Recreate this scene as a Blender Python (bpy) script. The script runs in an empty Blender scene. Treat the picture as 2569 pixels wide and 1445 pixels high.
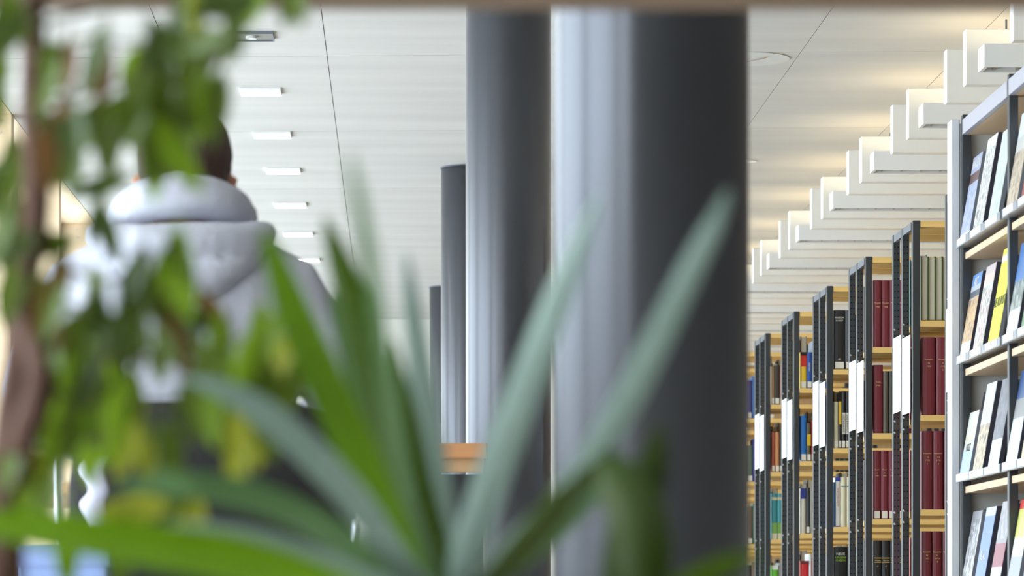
import bpy, bmesh, math, random
from mathutils import Vector, Matrix, noise as mnoise
random.seed(7)
F = 8500.0; CX = 999.0; CY = 1540.0; CAMZ = 0.5
W_, H_ = 2569, 1445
scn = bpy.context.scene
COL = scn.collection

# ------------------------------------------------------------------ camera
cam = bpy.data.cameras.new('camera'); camo = bpy.data.objects.new('camera', cam); COL.objects.link(camo)
camo.location = (0, 0, CAMZ); camo.rotation_euler = (math.pi / 2, 0, 0)
cam.sensor_width = 36.0; cam.lens = 36.0 * F / W_
cam.shift_x = (W_ / 2 - CX) / W_; cam.shift_y = (CY - H_ / 2) / W_
cam.clip_start = 0.05; cam.clip_end = 200
cam.dof.use_dof = True; cam.dof.focus_distance = 12.2; cam.dof.aperture_fstop = 7.0
cam.dof.aperture_blades = 0
scn.camera = camo
# ------------------------------------------------------------------ world, exposure
wd = bpy.data.worlds.new('daylight'); scn.world = wd; wd.use_nodes = True
bg = wd.node_tree.nodes['Background']; bg.inputs[0].default_value = (0.84, 0.92, 1.0, 1); bg.inputs[1].default_value = 6.0
scn.view_settings.view_transform = 'Standard'; scn.view_settings.look = 'None'
scn.view_settings.gamma = 1.0; scn.view_settings.use_curve_mapping = False
scn.view_settings.exposure = 0.48
TUBE = 20.0; DOWN = 8.0

# ------------------------------------------------------------------ materials
def srgb(r, g, b):
    f = lambda c: ((c / 255) / 12.92 if c / 255 <= 0.04045 else ((c / 255 + 0.055) / 1.055) ** 2.4)
    return (f(r), f(g), f(b), 1)
def mat(name, col, rough=0.6, metal=0.0, var=0.08, scale=(20, 20, 20), bump=0.0, transl=0.0, emit=None, spec=0.5):
    m = bpy.data.materials.new(name); m.use_nodes = True
    nt = m.node_tree; N = nt.nodes; L = nt.links; p = N['Principled BSDF']
    p.inputs['Roughness'].default_value = rough; p.inputs['Metallic'].default_value = metal
    p.inputs['Specular IOR Level'].default_value = spec
    tc = N.new('ShaderNodeTexCoord'); mp = N.new('ShaderNodeMapping'); mp.inputs['Scale'].default_value = scale
    nz = N.new('ShaderNodeTexNoise'); nz.inputs['Scale'].default_value = 1.0; nz.inputs['Detail'].default_value = 5
    L.new(tc.outputs['Object'], mp.inputs[0]); L.new(mp.outputs[0], nz.inputs[0])
    mx = N.new('ShaderNodeMix'); mx.data_type = 'RGBA'
    mx.inputs[6].default_value = tuple(c * (1 - var) for c in col[:3]) + (1,)
    mx.inputs[7].default_value = tuple(min(1, c * (1 + var)) for c in col[:3]) + (1,)
    L.new(nz.outputs[0], mx.inputs[0]); L.new(mx.outputs[2], p.inputs['Base Color'])
    if bump:
        b = N.new('ShaderNodeBump'); b.inputs['Strength'].default_value = bump; b.inputs['Distance'].default_value = 0.01
        L.new(nz.outputs[0], b.inputs['Height']); L.new(b.outputs[0], p.inputs['Normal'])
    if transl:
        t = N.new('ShaderNodeBsdfTranslucent'); L.new(mx.outputs[2], t.inputs[0])
        ms = N.new('ShaderNodeMixShader'); ms.inputs[0].default_value = transl
        L.new(p.outputs[0], ms.inputs[1]); L.new(t.outputs[0], ms.inputs[2])
        L.new(ms.outputs[0], N['Material Output'].inputs[0])
    if emit:
        p.inputs['Emission Color'].default_value = emit[0]; p.inputs['Emission Strength'].default_value = emit[1]
    return m
def cover_mat(name, bands, nz_cols=None, lo=0.3, hi=0.8, sc=(6, 6, 3), mixf=0.7, seed=0.0):
    """printed cover: horizontal bands (z from, colour) and a blotchy picture between lo and hi"""
    m = bpy.data.materials.new(name); m.use_nodes = True
    nt = m.node_tree; N = nt.nodes; L = nt.links; p = N['Principled BSDF']; p.inputs['Roughness'].default_value = 0.32
    tc = N.new('ShaderNodeTexCoord'); sp = N.new('ShaderNodeSeparateXYZ'); L.new(tc.outputs['Generated'], sp.inputs[0])
    r = N.new('ShaderNodeValToRGB'); r.color_ramp.interpolation = 'CONSTANT'
    e = r.color_ramp.elements
    e[0].position = bands[0][0]; e[0].color = bands[0][1]
    e[1].position = bands[1][0] if len(bands) > 1 else 1.0; e[1].color = bands[1][1] if len(bands) > 1 else bands[0][1]
    for z, c in bands[2:]:
        k = e.new(z); k.color = c
    L.new(sp.outputs[2], r.inputs[0]); out = r.outputs[0]
    if nz_cols:
        mp = N.new('ShaderNodeMapping'); mp.inputs['Scale'].default_value = sc; mp.inputs['Location'].default_value = (seed, seed * 2, seed * 3)
        nz = N.new('ShaderNodeTexNoise'); nz.inputs['Scale'].default_value = 1; nz.inputs['Detail'].default_value = 3
        L.new(tc.outputs['Generated'], mp.inputs[0]); L.new(mp.outputs[0], nz.inputs[0])
        r2 = N.new('ShaderNodeValToRGB'); e2 = r2.color_ramp.elements
        e2[0].position = 0.36; e2[0].color = nz_cols[0]; e2[1].position = 0.64; e2[1].color = nz_cols[-1]
        for i, c in enumerate(nz_cols[1:-1]):
            k = e2.new(0.36 + 0.28 * (i + 1) / (len(nz_cols) - 1)); k.color = c
        L.new(nz.outputs[0], r2.inputs[0])
        g = N.new('ShaderNodeMath'); g.operation = 'GREATER_THAN'; g.inputs[1].default_value = lo; L.new(sp.outputs[2], g.inputs[0])
        l = N.new('ShaderNodeMath'); l.operation = 'LESS_THAN'; l.inputs[1].default_value = hi; L.new(sp.outputs[2], l.inputs[0])
        mu = N.new('ShaderNodeMath'); mu.operation = 'MULTIPLY'; L.new(g.outputs[0], mu.inputs[0]); L.new(l.outputs[0], mu.inputs[1])
        m2 = N.new('ShaderNodeMath'); m2.operation = 'MULTIPLY'; m2.inputs[1].default_value = mixf; L.new(mu.outputs[0], m2.inputs[0])
        mx = N.new('ShaderNodeMix'); mx.data_type = 'RGBA'; L.new(m2.outputs[0], mx.inputs[0])
        L.new(out, mx.inputs[6]); L.new(r2.outputs[0], mx.inputs[7]); out = mx.outputs[2]
    L.new(out, p.inputs['Base Color'])
    return m
def stripes_mat(name, c1, c2, axis=0, freq=60.0):
    m = mat(name, c1, 0.7)
    nt = m.node_tree; N = nt.nodes; L = nt.links; p = N['Principled BSDF']
    tc = N.new('ShaderNodeTexCoord'); sp = N.new('ShaderNodeSeparateXYZ'); L.new(tc.outputs['Object'], sp.inputs[0])
    a = N.new('ShaderNodeMath'); a.operation = 'MULTIPLY'; a.inputs[1].default_value = freq; L.new(sp.outputs[axis], a.inputs[0])
    s = N.new('ShaderNodeMath'); s.operation = 'FRACT'; L.new(a.outputs[0], s.inputs[0])
    g = N.new('ShaderNodeMath'); g.operation = 'GREATER_THAN'; g.inputs[1].default_value = 0.62; L.new(s.outputs[0], g.inputs[0])
    mx = N.new('ShaderNodeMix'); mx.data_type = 'RGBA'; mx.inputs[6].default_value = c1; mx.inputs[7].default_value = c2
    L.new(g.outputs[0], mx.inputs[0]); L.new(mx.outputs[2], p.inputs['Base Color'])
    return m
M = {}
M['concrete'] = mat('concrete', srgb(190, 187, 182), 0.85, var=0.15, scale=(0.8, 4.5, 4.5), bump=0.25)
M['joint'] = mat('joint_concrete', srgb(140, 136, 130), 0.9)
M['patch'] = mat('filler_patch', srgb(198, 197, 192), 0.85)
M['rust'] = mat('rusty_wire', srgb(165, 115, 40), 0.6)
M['column'] = mat('grey_column_paint', srgb(98, 99, 104), 0.40, 0.85, var=0.03, scale=(3, 3, 1), spec=0.8)
_cn = M['column'].node_tree; _cp = _cn.nodes['Principled BSDF']; _cp.inputs['Anisotropic'].default_value = 0.9; _cp.inputs['Anisotropic Rotation'].default_value = 0.25
_tg = _cn.nodes.new('ShaderNodeTangent'); _tg.direction_type = 'RADIAL'; _tg.axis = 'Z'; _cn.links.new(_tg.outputs[0], _cp.inputs['Tangent'])
M['floor'] = mat('floor_linoleum', srgb(186, 182, 176), 0.5)
M['white'] = mat('white_paint', srgb(232, 232, 230), 0.6, var=0.02)
M['baffle'] = mat('baffle_white', srgb(236, 233, 226), 0.7, var=0.03)
M['wallwhite'] = mat('wall_white', srgb(228, 226, 218), 0.8, var=0.03)
M['wallshade'] = mat('wall_taupe', srgb(128, 118, 108), 0.8)
M['wallgrey'] = mat('wall_grey', srgb(52, 50, 47), 0.8)
M['ply'] = mat('birch_plywood', srgb(226, 202, 168), 0.6, var=0.06, scale=(3, 3, 30))
M['oak'] = mat('oak_cladding', srgb(196, 160, 112), 0.6, var=0.12, scale=(60, 60, 1.5))
M['screw'] = mat('screw_steel', srgb(200, 200, 200), 0.3, 0.8)
M['darkframe'] = mat('window_frame_grey', srgb(70, 72, 76), 0.45)
M['steel'] = mat('anthracite_steel', srgb(54, 57, 60), 0.42, var=0.05, spec=0.6)
M['steelrail'] = mat('grey_steel_rail', srgb(105, 108, 114), 0.45, var=0.05)
M['hole'] = mat('hole_black', srgb(12, 12, 14), 0.9)
M['shelfwood'] = mat('shelf_oak_veneer', srgb(246, 204, 126), 0.5, var=0.10, scale=(4, 60, 60))
M['peg'] = mat('galvanised_peg', srgb(190, 195, 200), 0.35, 0.4)
M['plastic'] = mat('white_plastic_clip', srgb(235, 235, 232), 0.4)
M['paper'] = stripes_mat('notice_paper', srgb(240, 243, 250), srgb(230, 233, 242), 2, 45)
M['pages'] = mat('book_pages', srgb(205, 196, 175), 0.9, var=0.15, scale=(400, 2, 2))
M['gold'] = mat('gold_foil', srgb(225, 190, 130), 0.4, 0.0)
M['ltrwhite'] = mat('lettering_white', srgb(232, 230, 222), 0.6)
M['ltrblack'] = mat('lettering_black', srgb(30, 30, 30), 0.6)
M['ltrgreen'] = mat('lettering_green', srgb(150, 185, 40), 0.6)
M['ltrred'] = mat('lettering_red', srgb(190, 70, 40), 0.6)
M['splabel'] = mat('spine_label_white', srgb(232, 226, 210), 0.7)
M['dispwhite'] = mat('display_white', srgb(220, 219, 222), 0.45, var=0.02)
M['disprail'] = mat('display_rail_lavender', srgb(176, 173, 182), 0.45, var=0.02)
M['disppanel'] = mat('display_end_panel', srgb(190, 190, 186), 0.6, var=0.03)
M['dispwood'] = mat('display_beech', srgb(214, 184, 148), 0.5, var=0.08, scale=(60, 4, 60))
M['holder'] = mat('magazine_plate', srgb(58, 60, 66), 0.4)
M['acrylic'] = mat('acrylic_grey', srgb(150, 154, 160), 0.25)
M['tagwhite'] = mat('tag_white', srgb(236, 238, 246), 0.4)
M['magedge'] = mat('magazine_page_edge', srgb(120, 122, 130), 0.8, var=0.4, scale=(500, 1, 1))
M['magedgedark'] = mat('magazine_dark_edge', srgb(52, 48, 60), 0.8, var=0.4, scale=(500, 1, 1))
M['tube'] = mat('lit_tube', srgb(255, 250, 225), 0.4, emit=(srgb(255, 236, 190), TUBE))
M['lamp'] = mat('lit_lamp', srgb(255, 255, 250), 0.4, emit=(srgb(255, 248, 235), DOWN))
M['louver'] = mat('louver_alu', srgb(190, 180, 165), 0.12, 0.9)
M['trunk'] = mat('bark_brown', srgb(96, 66, 52), 0.8, var=0.35, scale=(40, 40, 12), bump=0.5)
M['twig'] = mat('twig_green', srgb(95, 90, 50), 0.7)
LEAF = [mat('leaf_green', srgb(102, 122, 40), 0.35, var=0.25, scale=(30, 30, 30), transl=0.35),
        mat('leaf_deep', srgb(80, 98, 44), 0.35, var=0.25, scale=(30, 30, 30), transl=0.3),
        mat('leaf_bright', srgb(146, 180, 42), 0.4, var=0.2, scale=(30, 30, 30), transl=0.45),
        mat('leaf_yellow', srgb(182, 186, 60), 0.4, var=0.2, scale=(30, 30, 30), transl=0.45),
        mat('leaf_brownish', srgb(130, 92, 50), 0.5, var=0.2, scale=(30, 30, 30), transl=0.3)]
STRAP = [mat('strap_green', srgb(110, 150, 20), 0.35, var=0.12, scale=(60, 60, 6), transl=0.35),
         mat('strap_deep', srgb(78, 106, 8), 0.4, var=0.12, scale=(60, 60, 6), transl=0.3),
         mat('strap_pale', srgb(160, 182, 170), 0.35, var=0.10, scale=(60, 60, 6), transl=0.2),  # paler, more bluish grey-green than the other strap leaves
         mat('strap_midgreen', srgb(104, 138, 88), 0.35, var=0.10, scale=(60, 60, 6), transl=0.25),
         mat('strap_dark', srgb(56, 76, 14), 0.45, var=0.12, scale=(60, 60, 6), transl=0.15)]
M['shelfbrown'] = mat('plant_shelf_wood', srgb(150, 122, 98), 0.6, var=0.12, scale=(3, 40, 40))
M['pot'] = mat('pot_ceramic', srgb(210, 205, 196), 0.4)
M['soil'] = mat('soil', srgb(52, 40, 32), 0.95, var=0.4, bump=0.6)
M['hoodie'] = mat('hoodie_fleece', srgb(192, 192, 202), 0.95, var=0.05, scale=(90, 90, 90), bump=0.2)
M['cord'] = mat('cord_dark', srgb(70, 66, 74), 0.9)
M['hair'] = mat('hair_brown', srgb(72, 50, 42), 0.7, var=0.4, scale=(120, 120, 25), bump=0.6)
M['skin'] = mat('skin', srgb(214, 150, 124), 0.5, var=0.05)
M['eye'] = mat('eye_white', srgb(235, 232, 228), 0.2)
M['iris'] = mat('iris_dark', srgb(50, 40, 30), 0.2)
M['lips'] = mat('lips', srgb(180, 100, 90), 0.5)
M['jeans'] = mat('dark_trousers', srgb(46, 46, 54), 0.9)
M['shoe'] = mat('shoe_black', srgb(35, 35, 38), 0.6)
M['chairblack'] = mat('black_upholstery', srgb(34, 31, 30), 0.85, var=0.15, scale=(60, 60, 60))
M['chrome'] = mat('chrome_tube', srgb(225, 228, 235), 0.18, 0.85)
M['blackplastic'] = mat('black_plastic', srgb(30, 30, 32), 0.5)
M['tablewood'] = mat('table_beech', srgb(200, 160, 115), 0.5, var=0.1, scale=(4, 40, 40))
M['orangewood'] = mat('chair_beech_orange', srgb(196, 138, 90), 0.5, var=0.1, scale=(4, 40, 40))
M['scarf'] = mat('scarf_white', srgb(226, 224, 236), 0.95, var=0.05)
M['paleblue'] = mat('pale_blue_card', srgb(150, 172, 222), 0.6)
mg = bpy.data.materials.new('window_glass'); mg.use_nodes = True
_n = mg.node_tree.nodes; _n.remove(_n['Principled BSDF']); _t = _n.new('ShaderNodeBsdfTransparent'); _t.inputs[0].default_value = (0.93, 0.96, 0.97, 1)
_g = _n.new('ShaderNodeBsdfGlossy'); _g.inputs['Roughness'].default_value = 0.02
_m = _n.new('ShaderNodeMixShader'); _m.inputs[0].default_value = 0.05
mg.node_tree.links.new(_t.outputs[0], _m.inputs[1]); mg.node_tree.links.new(_g.outputs[0], _m.inputs[2]); mg.node_tree.links.new(_m.outputs[0], _n['Material Output'].inputs[0])
M['glass'] = mg

# ------------------------------------------------------------------ helpers
def P(x, y, d):
    return Vector(((x - CX) * d / F, d, CAMZ + (CY - y) * d / F))
def link(name, me, m=None, parent=None, smooth=False):
    o = bpy.data.objects.new(name, me); COL.objects.link(o)
    if m is not None and not me.materials:
        me.materials.append(m)
    if smooth:
        for p in me.polygons: p.use_smooth = True
    if parent is not None: o.parent = parent
    return o
def obj(name, bm, m, parent=None, smooth=False, base=None):
    """link a bmesh given in world coordinates; parts take their parent's location off, things get their origin at base"""
    off = Vector((0, 0, 0))
    if parent is not None: off = WL.get(parent.name, Vector((0, 0, 0)))
    elif base is not None: off = Vector(base)
    me = bpy.data.meshes.new(name)
    if off.length: bmesh.ops.translate(bm, verts=bm.verts, vec=-off)
    bm.to_mesh(me); bm.free()
    o = link(name, me, m, parent, smooth)
    if parent is None: o.location = off
    WL[o.name] = off.copy()
    return o
WL = {}
def thing(name, label, cat, loc=(0, 0, 0), group=None):
    o = bpy.data.objects.new(name, None); COL.objects.link(o); o.location = loc; o.empty_display_size = 0.1
    WL[o.name] = Vector(loc)
    tag(o, label, cat, group); return o
def tag(o, label, cat, group=None):
    o['label'] = label; o['category'] = cat
    if group: o['group'] = group
    return o
def struct(o): o['kind'] = 'structure'; return o
def box(bm, x0, x1, y0, y1, z0, z1, bev=0.0):
    r = bmesh.ops.create_cube(bm, size=1.0)
    for v in r['verts']:
        v.co = Vector(((x0 + x1) / 2 + v.co.x * (x1 - x0), (y0 + y1) / 2 + v.co.y * (y1 - y0), (z0 + z1) / 2 + v.co.z * (z1 - z0)))
    if bev:
        es = list({e for v in r['verts'] for e in v.link_edges})
        bmesh.ops.bevel(bm, geom=es, offset=bev, segments=1, affect='EDGES')
    return r['verts']
def B(x0, x1, y0, y1, z0, z1, bev=0.0):
    bm = bmesh.new(); box(bm, x0, x1, y0, y1, z0, z1, bev); return bm
def ring_loft(bm, rings, cap=True):
    vr = [[bm.verts.new(c) for c in r] for r in rings]
    n = len(rings[0])
    for a, b in zip(vr[:-1], vr[1:]):
        for i in range(n):
            bm.faces.new((a[i], a[(i + 1) % n], b[(i + 1) % n], b[i]))
    if cap:
        bm.faces.new(list(reversed(vr[0]))); bm.faces.new(vr[-1])
def tube(bm, pts, radii, n=8):
    pts = [Vector(p) for p in pts]
    if not hasattr(radii, '__len__'): radii = [radii] * len(pts)
    rings = []; up = Vector((0.13, 1, 0.07)).normalized()
    for i, p in enumerate(pts):
        t = (pts[min(i + 1, len(pts) - 1)] - pts[max(i - 1, 0)]).normalized()
        u = t.cross(up)
        if u.length < 1e-3: u = t.cross(Vector((1, 0, 0)))
        u.normalize(); v = t.cross(u)
        r = radii[i]; rx, ry = r if hasattr(r, '__len__') else (r, r)
        rings.append([p + u * math.cos(a) * rx + v * math.sin(a) * ry for a in [2 * math.pi * k / n for k in range(n)]])
    ring_loft(bm, rings)
def spline(pts, n=6):
    """Catmull-Rom through pts (tuples of any length)"""
    out = []; q = [pts[0]] + list(pts) + [pts[-1]]
    for i in range(1, len(q) - 2):
        for k in range(n):
            t = k / n
            out.append(tuple(0.5 * (2 * b + (c - a) * t + (2 * a - 5 * b + 4 * c - d) * t * t + (-a + 3 * b - 3 * c + d) * t ** 3)
                             for a, b, c, d in zip(q[i - 1], q[i], q[i + 1], q[i + 2])))
    out.append(tuple(pts[-1])); return out
def cyl(bm, c, r, h, n=24, r2=None):
    c = Vector(c); r2 = r if r2 is None else r2
    ring_loft(bm, [[c + Vector((math.cos(2 * math.pi * k / n) * rr, math.sin(2 * math.pi * k / n) * rr, z)) for k in range(n)] for rr, z in ((r, 0), (r2, h))])
def lathe(bm, c, prof, n=24):
    c = Vector(c)
    ring_loft(bm, [[c + Vector((math.cos(2 * math.pi * k / n) * r, math.sin(2 * math.pi * k / n) * r, z)) for k in range(n)] for r, z in prof])
TXT = {}
def text_mesh(s, size, m):
    k = (s, round(size, 4), m.name)
    if k not in TXT:
        cu = bpy.data.curves.new('lettering', 'FONT'); cu.body = s; cu.size = size; cu.align_x = 'CENTER'; cu.align_y = 'CENTER'; cu.extrude = 0.0002; cu.resolution_u = 2
        t = bpy.data.objects.new('tmp', cu); COL.objects.link(t)
        bpy.context.view_layer.update()
        me = bpy.data.meshes.new_from_object(t.evaluated_get(bpy.context.evaluated_depsgraph_get()))
        bpy.data.objects.remove(t); me.name = 'lettering'; me.materials.clear(); me.materials.append(m)
        TXT[k] = me
    return TXT[k]
def text(parent, s, size, m, loc, rot=(math.pi / 2, 0, 0)):
    o = bpy.data.objects.new('lettering', text_mesh(s, size, m)); COL.objects.link(o); o.parent = parent
    o.location = Vector(loc) - WL[parent.name]; o.rotation_euler = rot; return o

# ================================================================== SETTING
CZ = 2.7
struct(obj('floor', B(-2.6, 5.4, -2.2, 25.6, -0.1, 0), M['floor']))
# ceiling: a slab with the cast concrete panels below it, joints open between them
slab = struct(obj('ceiling', B(-2.6, 5.4, -2.2, 25.6, CZ + 0.004, CZ + 0.2), M['joint']))
xl = [-1.70, -0.90, -0.28, 1.577, 2.21, 4.07, 5.4]
yl = [13.35 + 2.08 * k for k in range(-8, 6)]
for i in range(len(xl) - 1):
    for j in range(len(yl)):
        ya = -2.2 if j == 0 else yl[j]; yb = yl[j + 1] if j + 1 < len(yl) else 25.6
        if j == 0: yb = yl[1]
        ga = 0.0016; xa, xb = xl[i], xl[i + 1]; bm = bmesh.new()
        sh = lambda x, y: min(25.6, y - 0.05 * x) if -2 < y < 25.5 else y
        vs = []
        for z in (CZ, CZ + 0.0035):
            for (x, y, s) in ((xa + ga, ya, .004), (xb - ga, ya, .004), (xb - ga, yb, -.004), (xa + ga, yb, -.004)):
                vs.append(bm.verts.new((x, sh(x, y) + s, z)))
        for f in ((3, 2, 1, 0), (4, 5, 6, 7), (0, 1, 5, 4), (1, 2, 6, 5), (2, 3, 7, 6), (3, 0, 4, 7)):
            bm.faces.new([vs[k] for k in f])
        obj('panel', bm, M['concrete'], slab)
struct(obj('wall_back', B(-2.6, 5.4, 25.3, 25.5, 0, CZ + 0.0035), M['wallwhite']))
clad = struct(obj('trim_1', B(1.5, 5.3, 25.27, 25.3, 0, CZ), M['hole']))
for k in range(19):
    obj('plank', B(1.5 + k * 0.2 + 0.003, 1.5 + k * 0.2 + 0.197, 25.24, 25.268, 0.0, CZ - 0.003), M['oak'], clad)
struct(obj('wall_right', B(5.2, 5.4, -2.2, 25.3, 0, CZ + 0.0035), M['wallshade']))
struct(obj('wall_front', B(-2.1, 5.2, -2.2, -2.05, 0, CZ + 0.0035), M['wallgrey']))
# left wall: plywood piers with windows between them
wl = struct(obj('wall_left', B(-2.1, -1.8, -2.05, -0.6, 0, CZ + 0.0035), M['wallgrey']))
obj('soffit', B(-2.6, -1.702, -0.6, 25.3, CZ - 0.001, CZ + 0.0035), M['ply'], wl)
obj('sill', B(-2.02, -1.75, -0.6, 25.3, 0.0, 0.12), M['ply'], wl)
py = [14.9 + 2.1 * k for k in range(-7, 5)]
screw_bm = bmesh.new(); cyl(screw_bm, (0, 0, 0), 0.006, 0.004, 10)
bmesh.ops.rotate(screw_bm, verts=screw_bm.verts, matrix=Matrix.Rotation(math.pi / 2, 3, 'X'))
screw_me = bpy.data.meshes.new('screw'); screw_bm.to_mesh(screw_me); screw_me.materials.append(M['screw'])
for k, y in enumerate(py):
    p = obj('pier', B(-2.02, -1.70, y, y + 0.10, 0, CZ - 0.001, 0.002), M['ply'], wl)
    if y > 12:
        for zz in (CZ - 0.035, CZ - 0.083, 1.9, 1.85):
            for xx in (-1.75, -1.81):
                s = link('screw', screw_me, None, p); s.location = (xx, y, zz)
        obj('blind_guide', B(-1.755, -1.717, y + 0.115, y + 0.17, 0, CZ - 0.035), M['darkframe'], p)
n = 1
ye = [-0.6] + [y + 0.1 for y in py]; ys = py + [25.3]
for a, b in zip(ye, ys):
    if b - a < 0.4: continue
    w = struct(obj('window_%d' % n, (lambda: (lambda bm: (box(bm, -1.97, -1.91, a, a + 0.05, 0.12, CZ - 0.002), box(bm, -1.97, -1.91, b - 0.05, b, 0.12, CZ - 0.002),
               box(bm, -1.97, -1.91, a + 0.05, b - 0.05, 0.12, 0.18), box(bm, -1.97, -1.91, a + 0.05, b - 0.05, CZ - 0.06, CZ - 0.002), bm)[-1])(bmesh.new()))(), M['darkframe']))
    obj('pane', B(-1.945, -1.935, a + 0.05, b - 0.05, 0.18, CZ - 0.06), M['glass'], w)
    n += 1

# columns
CR = 0.1325; colx = 0.343
for d, lab in ((4.6, 'large blurred grey round column nearest the camera, dark on its near side'),
               (10.57, 'second grey column, just beyond the largest one, lit pale at one edge'),
               (16.7, 'third grey column whose rim meets the concrete ceiling'),
               (22.8, 'farthest and narrowest grey column, mostly hidden by the third')):
    c = thing('column', lab, 'column', (colx, d, 0), 'grey columns along the aisle')
    bm = bmesh.new(); cyl(bm, (colx, d, 0), CR, CZ - 0.004, 96)
    o = obj('shaft', bm, M['column'], c, smooth=True)
    for p in o.data.polygons:
        if len(p.vertices) > 4: p.use_smooth = False
    bm = bmesh.new(); cyl(bm, (colx, d, CZ - 0.006), CR + 0.004, 0.0055, 64); obj('ceiling_collar', bm, M['steelrail'], c)

# ceiling patches and wire
bm = bmesh.new(); cyl(bm, (1.384, 13.42, CZ - 0.004), 0.165, 0.0035, 40)
cp = tag(obj('ceiling_cover_disc', bm, M['patch'], base=(1.384, 13.42, CZ)), 'round pale cover disc on the concrete ceiling beside the largest column', 'cover')
bm = bmesh.new(); tube(bm, [P(1872, 144, 13.45) + Vector((0, 0, 0.0)), P(1900, 145, 13.4), P(1917, 147, 13.36), P(1925, 152, 13.33)], 0.004, 6)
for v in bm.verts: v.co.z = CZ - 0.0095 + (v.co.z - CZ) * 0.02
tag(obj('wire', bm, M['rust'], base=(1.384, 13.42, CZ)), 'short bent rusty wire lying on the ceiling cover disc', 'wire')
bm = bmesh.new(); cyl(bm, (1.7, 16.45, CZ - 0.005), 0.04, 0.0045, 24)
tag(obj('smoke_detector', bm, M['white'], base=(1.7, 16.45, CZ)), 'small round white ceiling disc farther back than the wired cover', 'detector')

# recessed square downlights
dl = [(630, 87), (654, 227), (683, 336), (710, 426), (729, 512), (748, 585), (768, 650)]
ordn = ['nearest', 'second nearest', 'third', 'fourth', 'fifth', 'sixth', 'seventh']
for i, (px, pyy) in enumerate(dl):
    d = F * (CZ - CAMZ) / (CY - pyy); c = P(px, pyy, d); s = 0.086
    lab = 'unlit square ceiling downlight with a small bulb, nearest of its row' if i == 0 else 'glowing square ceiling downlight, %s in the row along the ceiling' % ordn[i]
    t = thing('downlight', lab, 'ceiling light', (c.x, d, CZ), 'square downlights in a row')
    bm = bmesh.new(); e = 0.006
    for (x0, x1, y0, y1) in ((-s, s, -s, -s + e), (-s, s, s - e, s), (-s, -s + e, -s + e, s - e), (s - e, s, -s + e, s - e)):
        box(bm, c.x + x0, c.x + x1, d + y0, d + y1, CZ - 0.012, CZ - 0.0005)
    obj('frame', bm, M['steelrail'] if i == 0 else M['white'], t)
    obj('diffuser', B(c.x - s + e, c.x + s - e, d - s + e, d + s - e, CZ - 0.006, CZ - 0.001), M['joint'] if i == 0 else M['lamp'], t)
    if i == 0:
        bm = bmesh.new(); cyl(bm, (c.x, d, CZ - 0.016), 0.022, 0.01, 20); obj('bulb', bm, M['white'], t)
    else:
        bm = bmesh.new(); lathe(bm, (c.x, d, CZ - 0.012), [(0.02, 0), (0.035, 0.002), (0.04, 0.006)], 20); obj('bulb', bm, M['lamp'], t)

# ceiling baffles and louvred fixtures with an upward tube
XR = 5.0
def rods(parent, y, z):
    for xx in (2.25, 3.5, 4.8):
        bm = bmesh.new(); cyl(bm, (xx, y, z), 0.004, CZ - z - 0.001, 8); obj('suspension_rod', bm, M['steelrail'], parent)
k = 0
for i in range(-1, 11):
    y1 = 11.56 + 1.302 * i
    for j, y in enumerate((y1, y1 + 0.41)):
        if y < 10.6 or y > 24.9: continue
        k += 1
        lab = 'white hanging ceiling baffle, %s from the camera, %s of its pair' % (['first', 'second', 'third', 'fourth', 'fifth', 'sixth', 'seventh', 'eighth', 'ninth', 'tenth', 'eleventh', 'twelfth'][i + 1] + ' pair', ('near one', 'far one')[j])
        t = thing('ceiling_baffle', lab, 'ceiling baffle', (1.936, y, CZ), 'white baffles hanging under the ceiling')
        obj('baffle_board', B(1.936, XR, y, y + 0.057, 1.806 + .5, 1.996 + .5, 0.003), M['baffle'], t)
        rods(t, y + 0.028, 2.496)
    yf = 11.23 + 1.302 * i
    if yf < 9.6 or yf > 24.9: continue
    t = thing('louvre_light', 'long white louvred light housing hanging before the %s pair of baffles' % ['first', 'second', 'third', 'fourth', 'fifth', 'sixth', 'seventh', 'eighth', 'ninth', 'tenth', 'eleventh', 'twelfth'][i + 1], 'ceiling light', (1.943, yf, CZ), 'louvred lights between the baffles')
    bm = bmesh.new()
    box(bm, 1.943, 4.8, yf, yf + 0.012, 2.313, 2.39); box(bm, 1.943, 4.8, yf + 0.108, yf + 0.12, 2.313, 2.39)
    box(bm, 1.943, 1.955, yf + 0.012, yf + 0.108, 2.313, 2.39); box(bm, 4.788, 4.8, yf + 0.012, yf + 0.108, 2.313, 2.39)
    obj('housing', bm, M['white'], t)
    bm = bmesh.new()
    for q in range(34): box(bm, 1.985 + q * 0.08, 1.988 + q * 0.08, yf + 0.014, yf + 0.106, 2.318, 2.345)
    o = obj('louvre', bm, M['louver'], t); o['kind'] = 'stuff'
    obj('reflector', B(1.957, 4.786, yf + 0.014, yf + 0.106, 2.35, 2.354), M['louver'], t)
    bm = bmesh.new(); tube(bm, [(1.975, yf + 0.06, 2.374), (3.4, yf + 0.06, 2.374), (4.77, yf + 0.06, 2.374)], 0.011, 10); obj('tube', bm, M['tube'], t)
    rods(t, yf + 0.006, 2.39)

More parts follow.
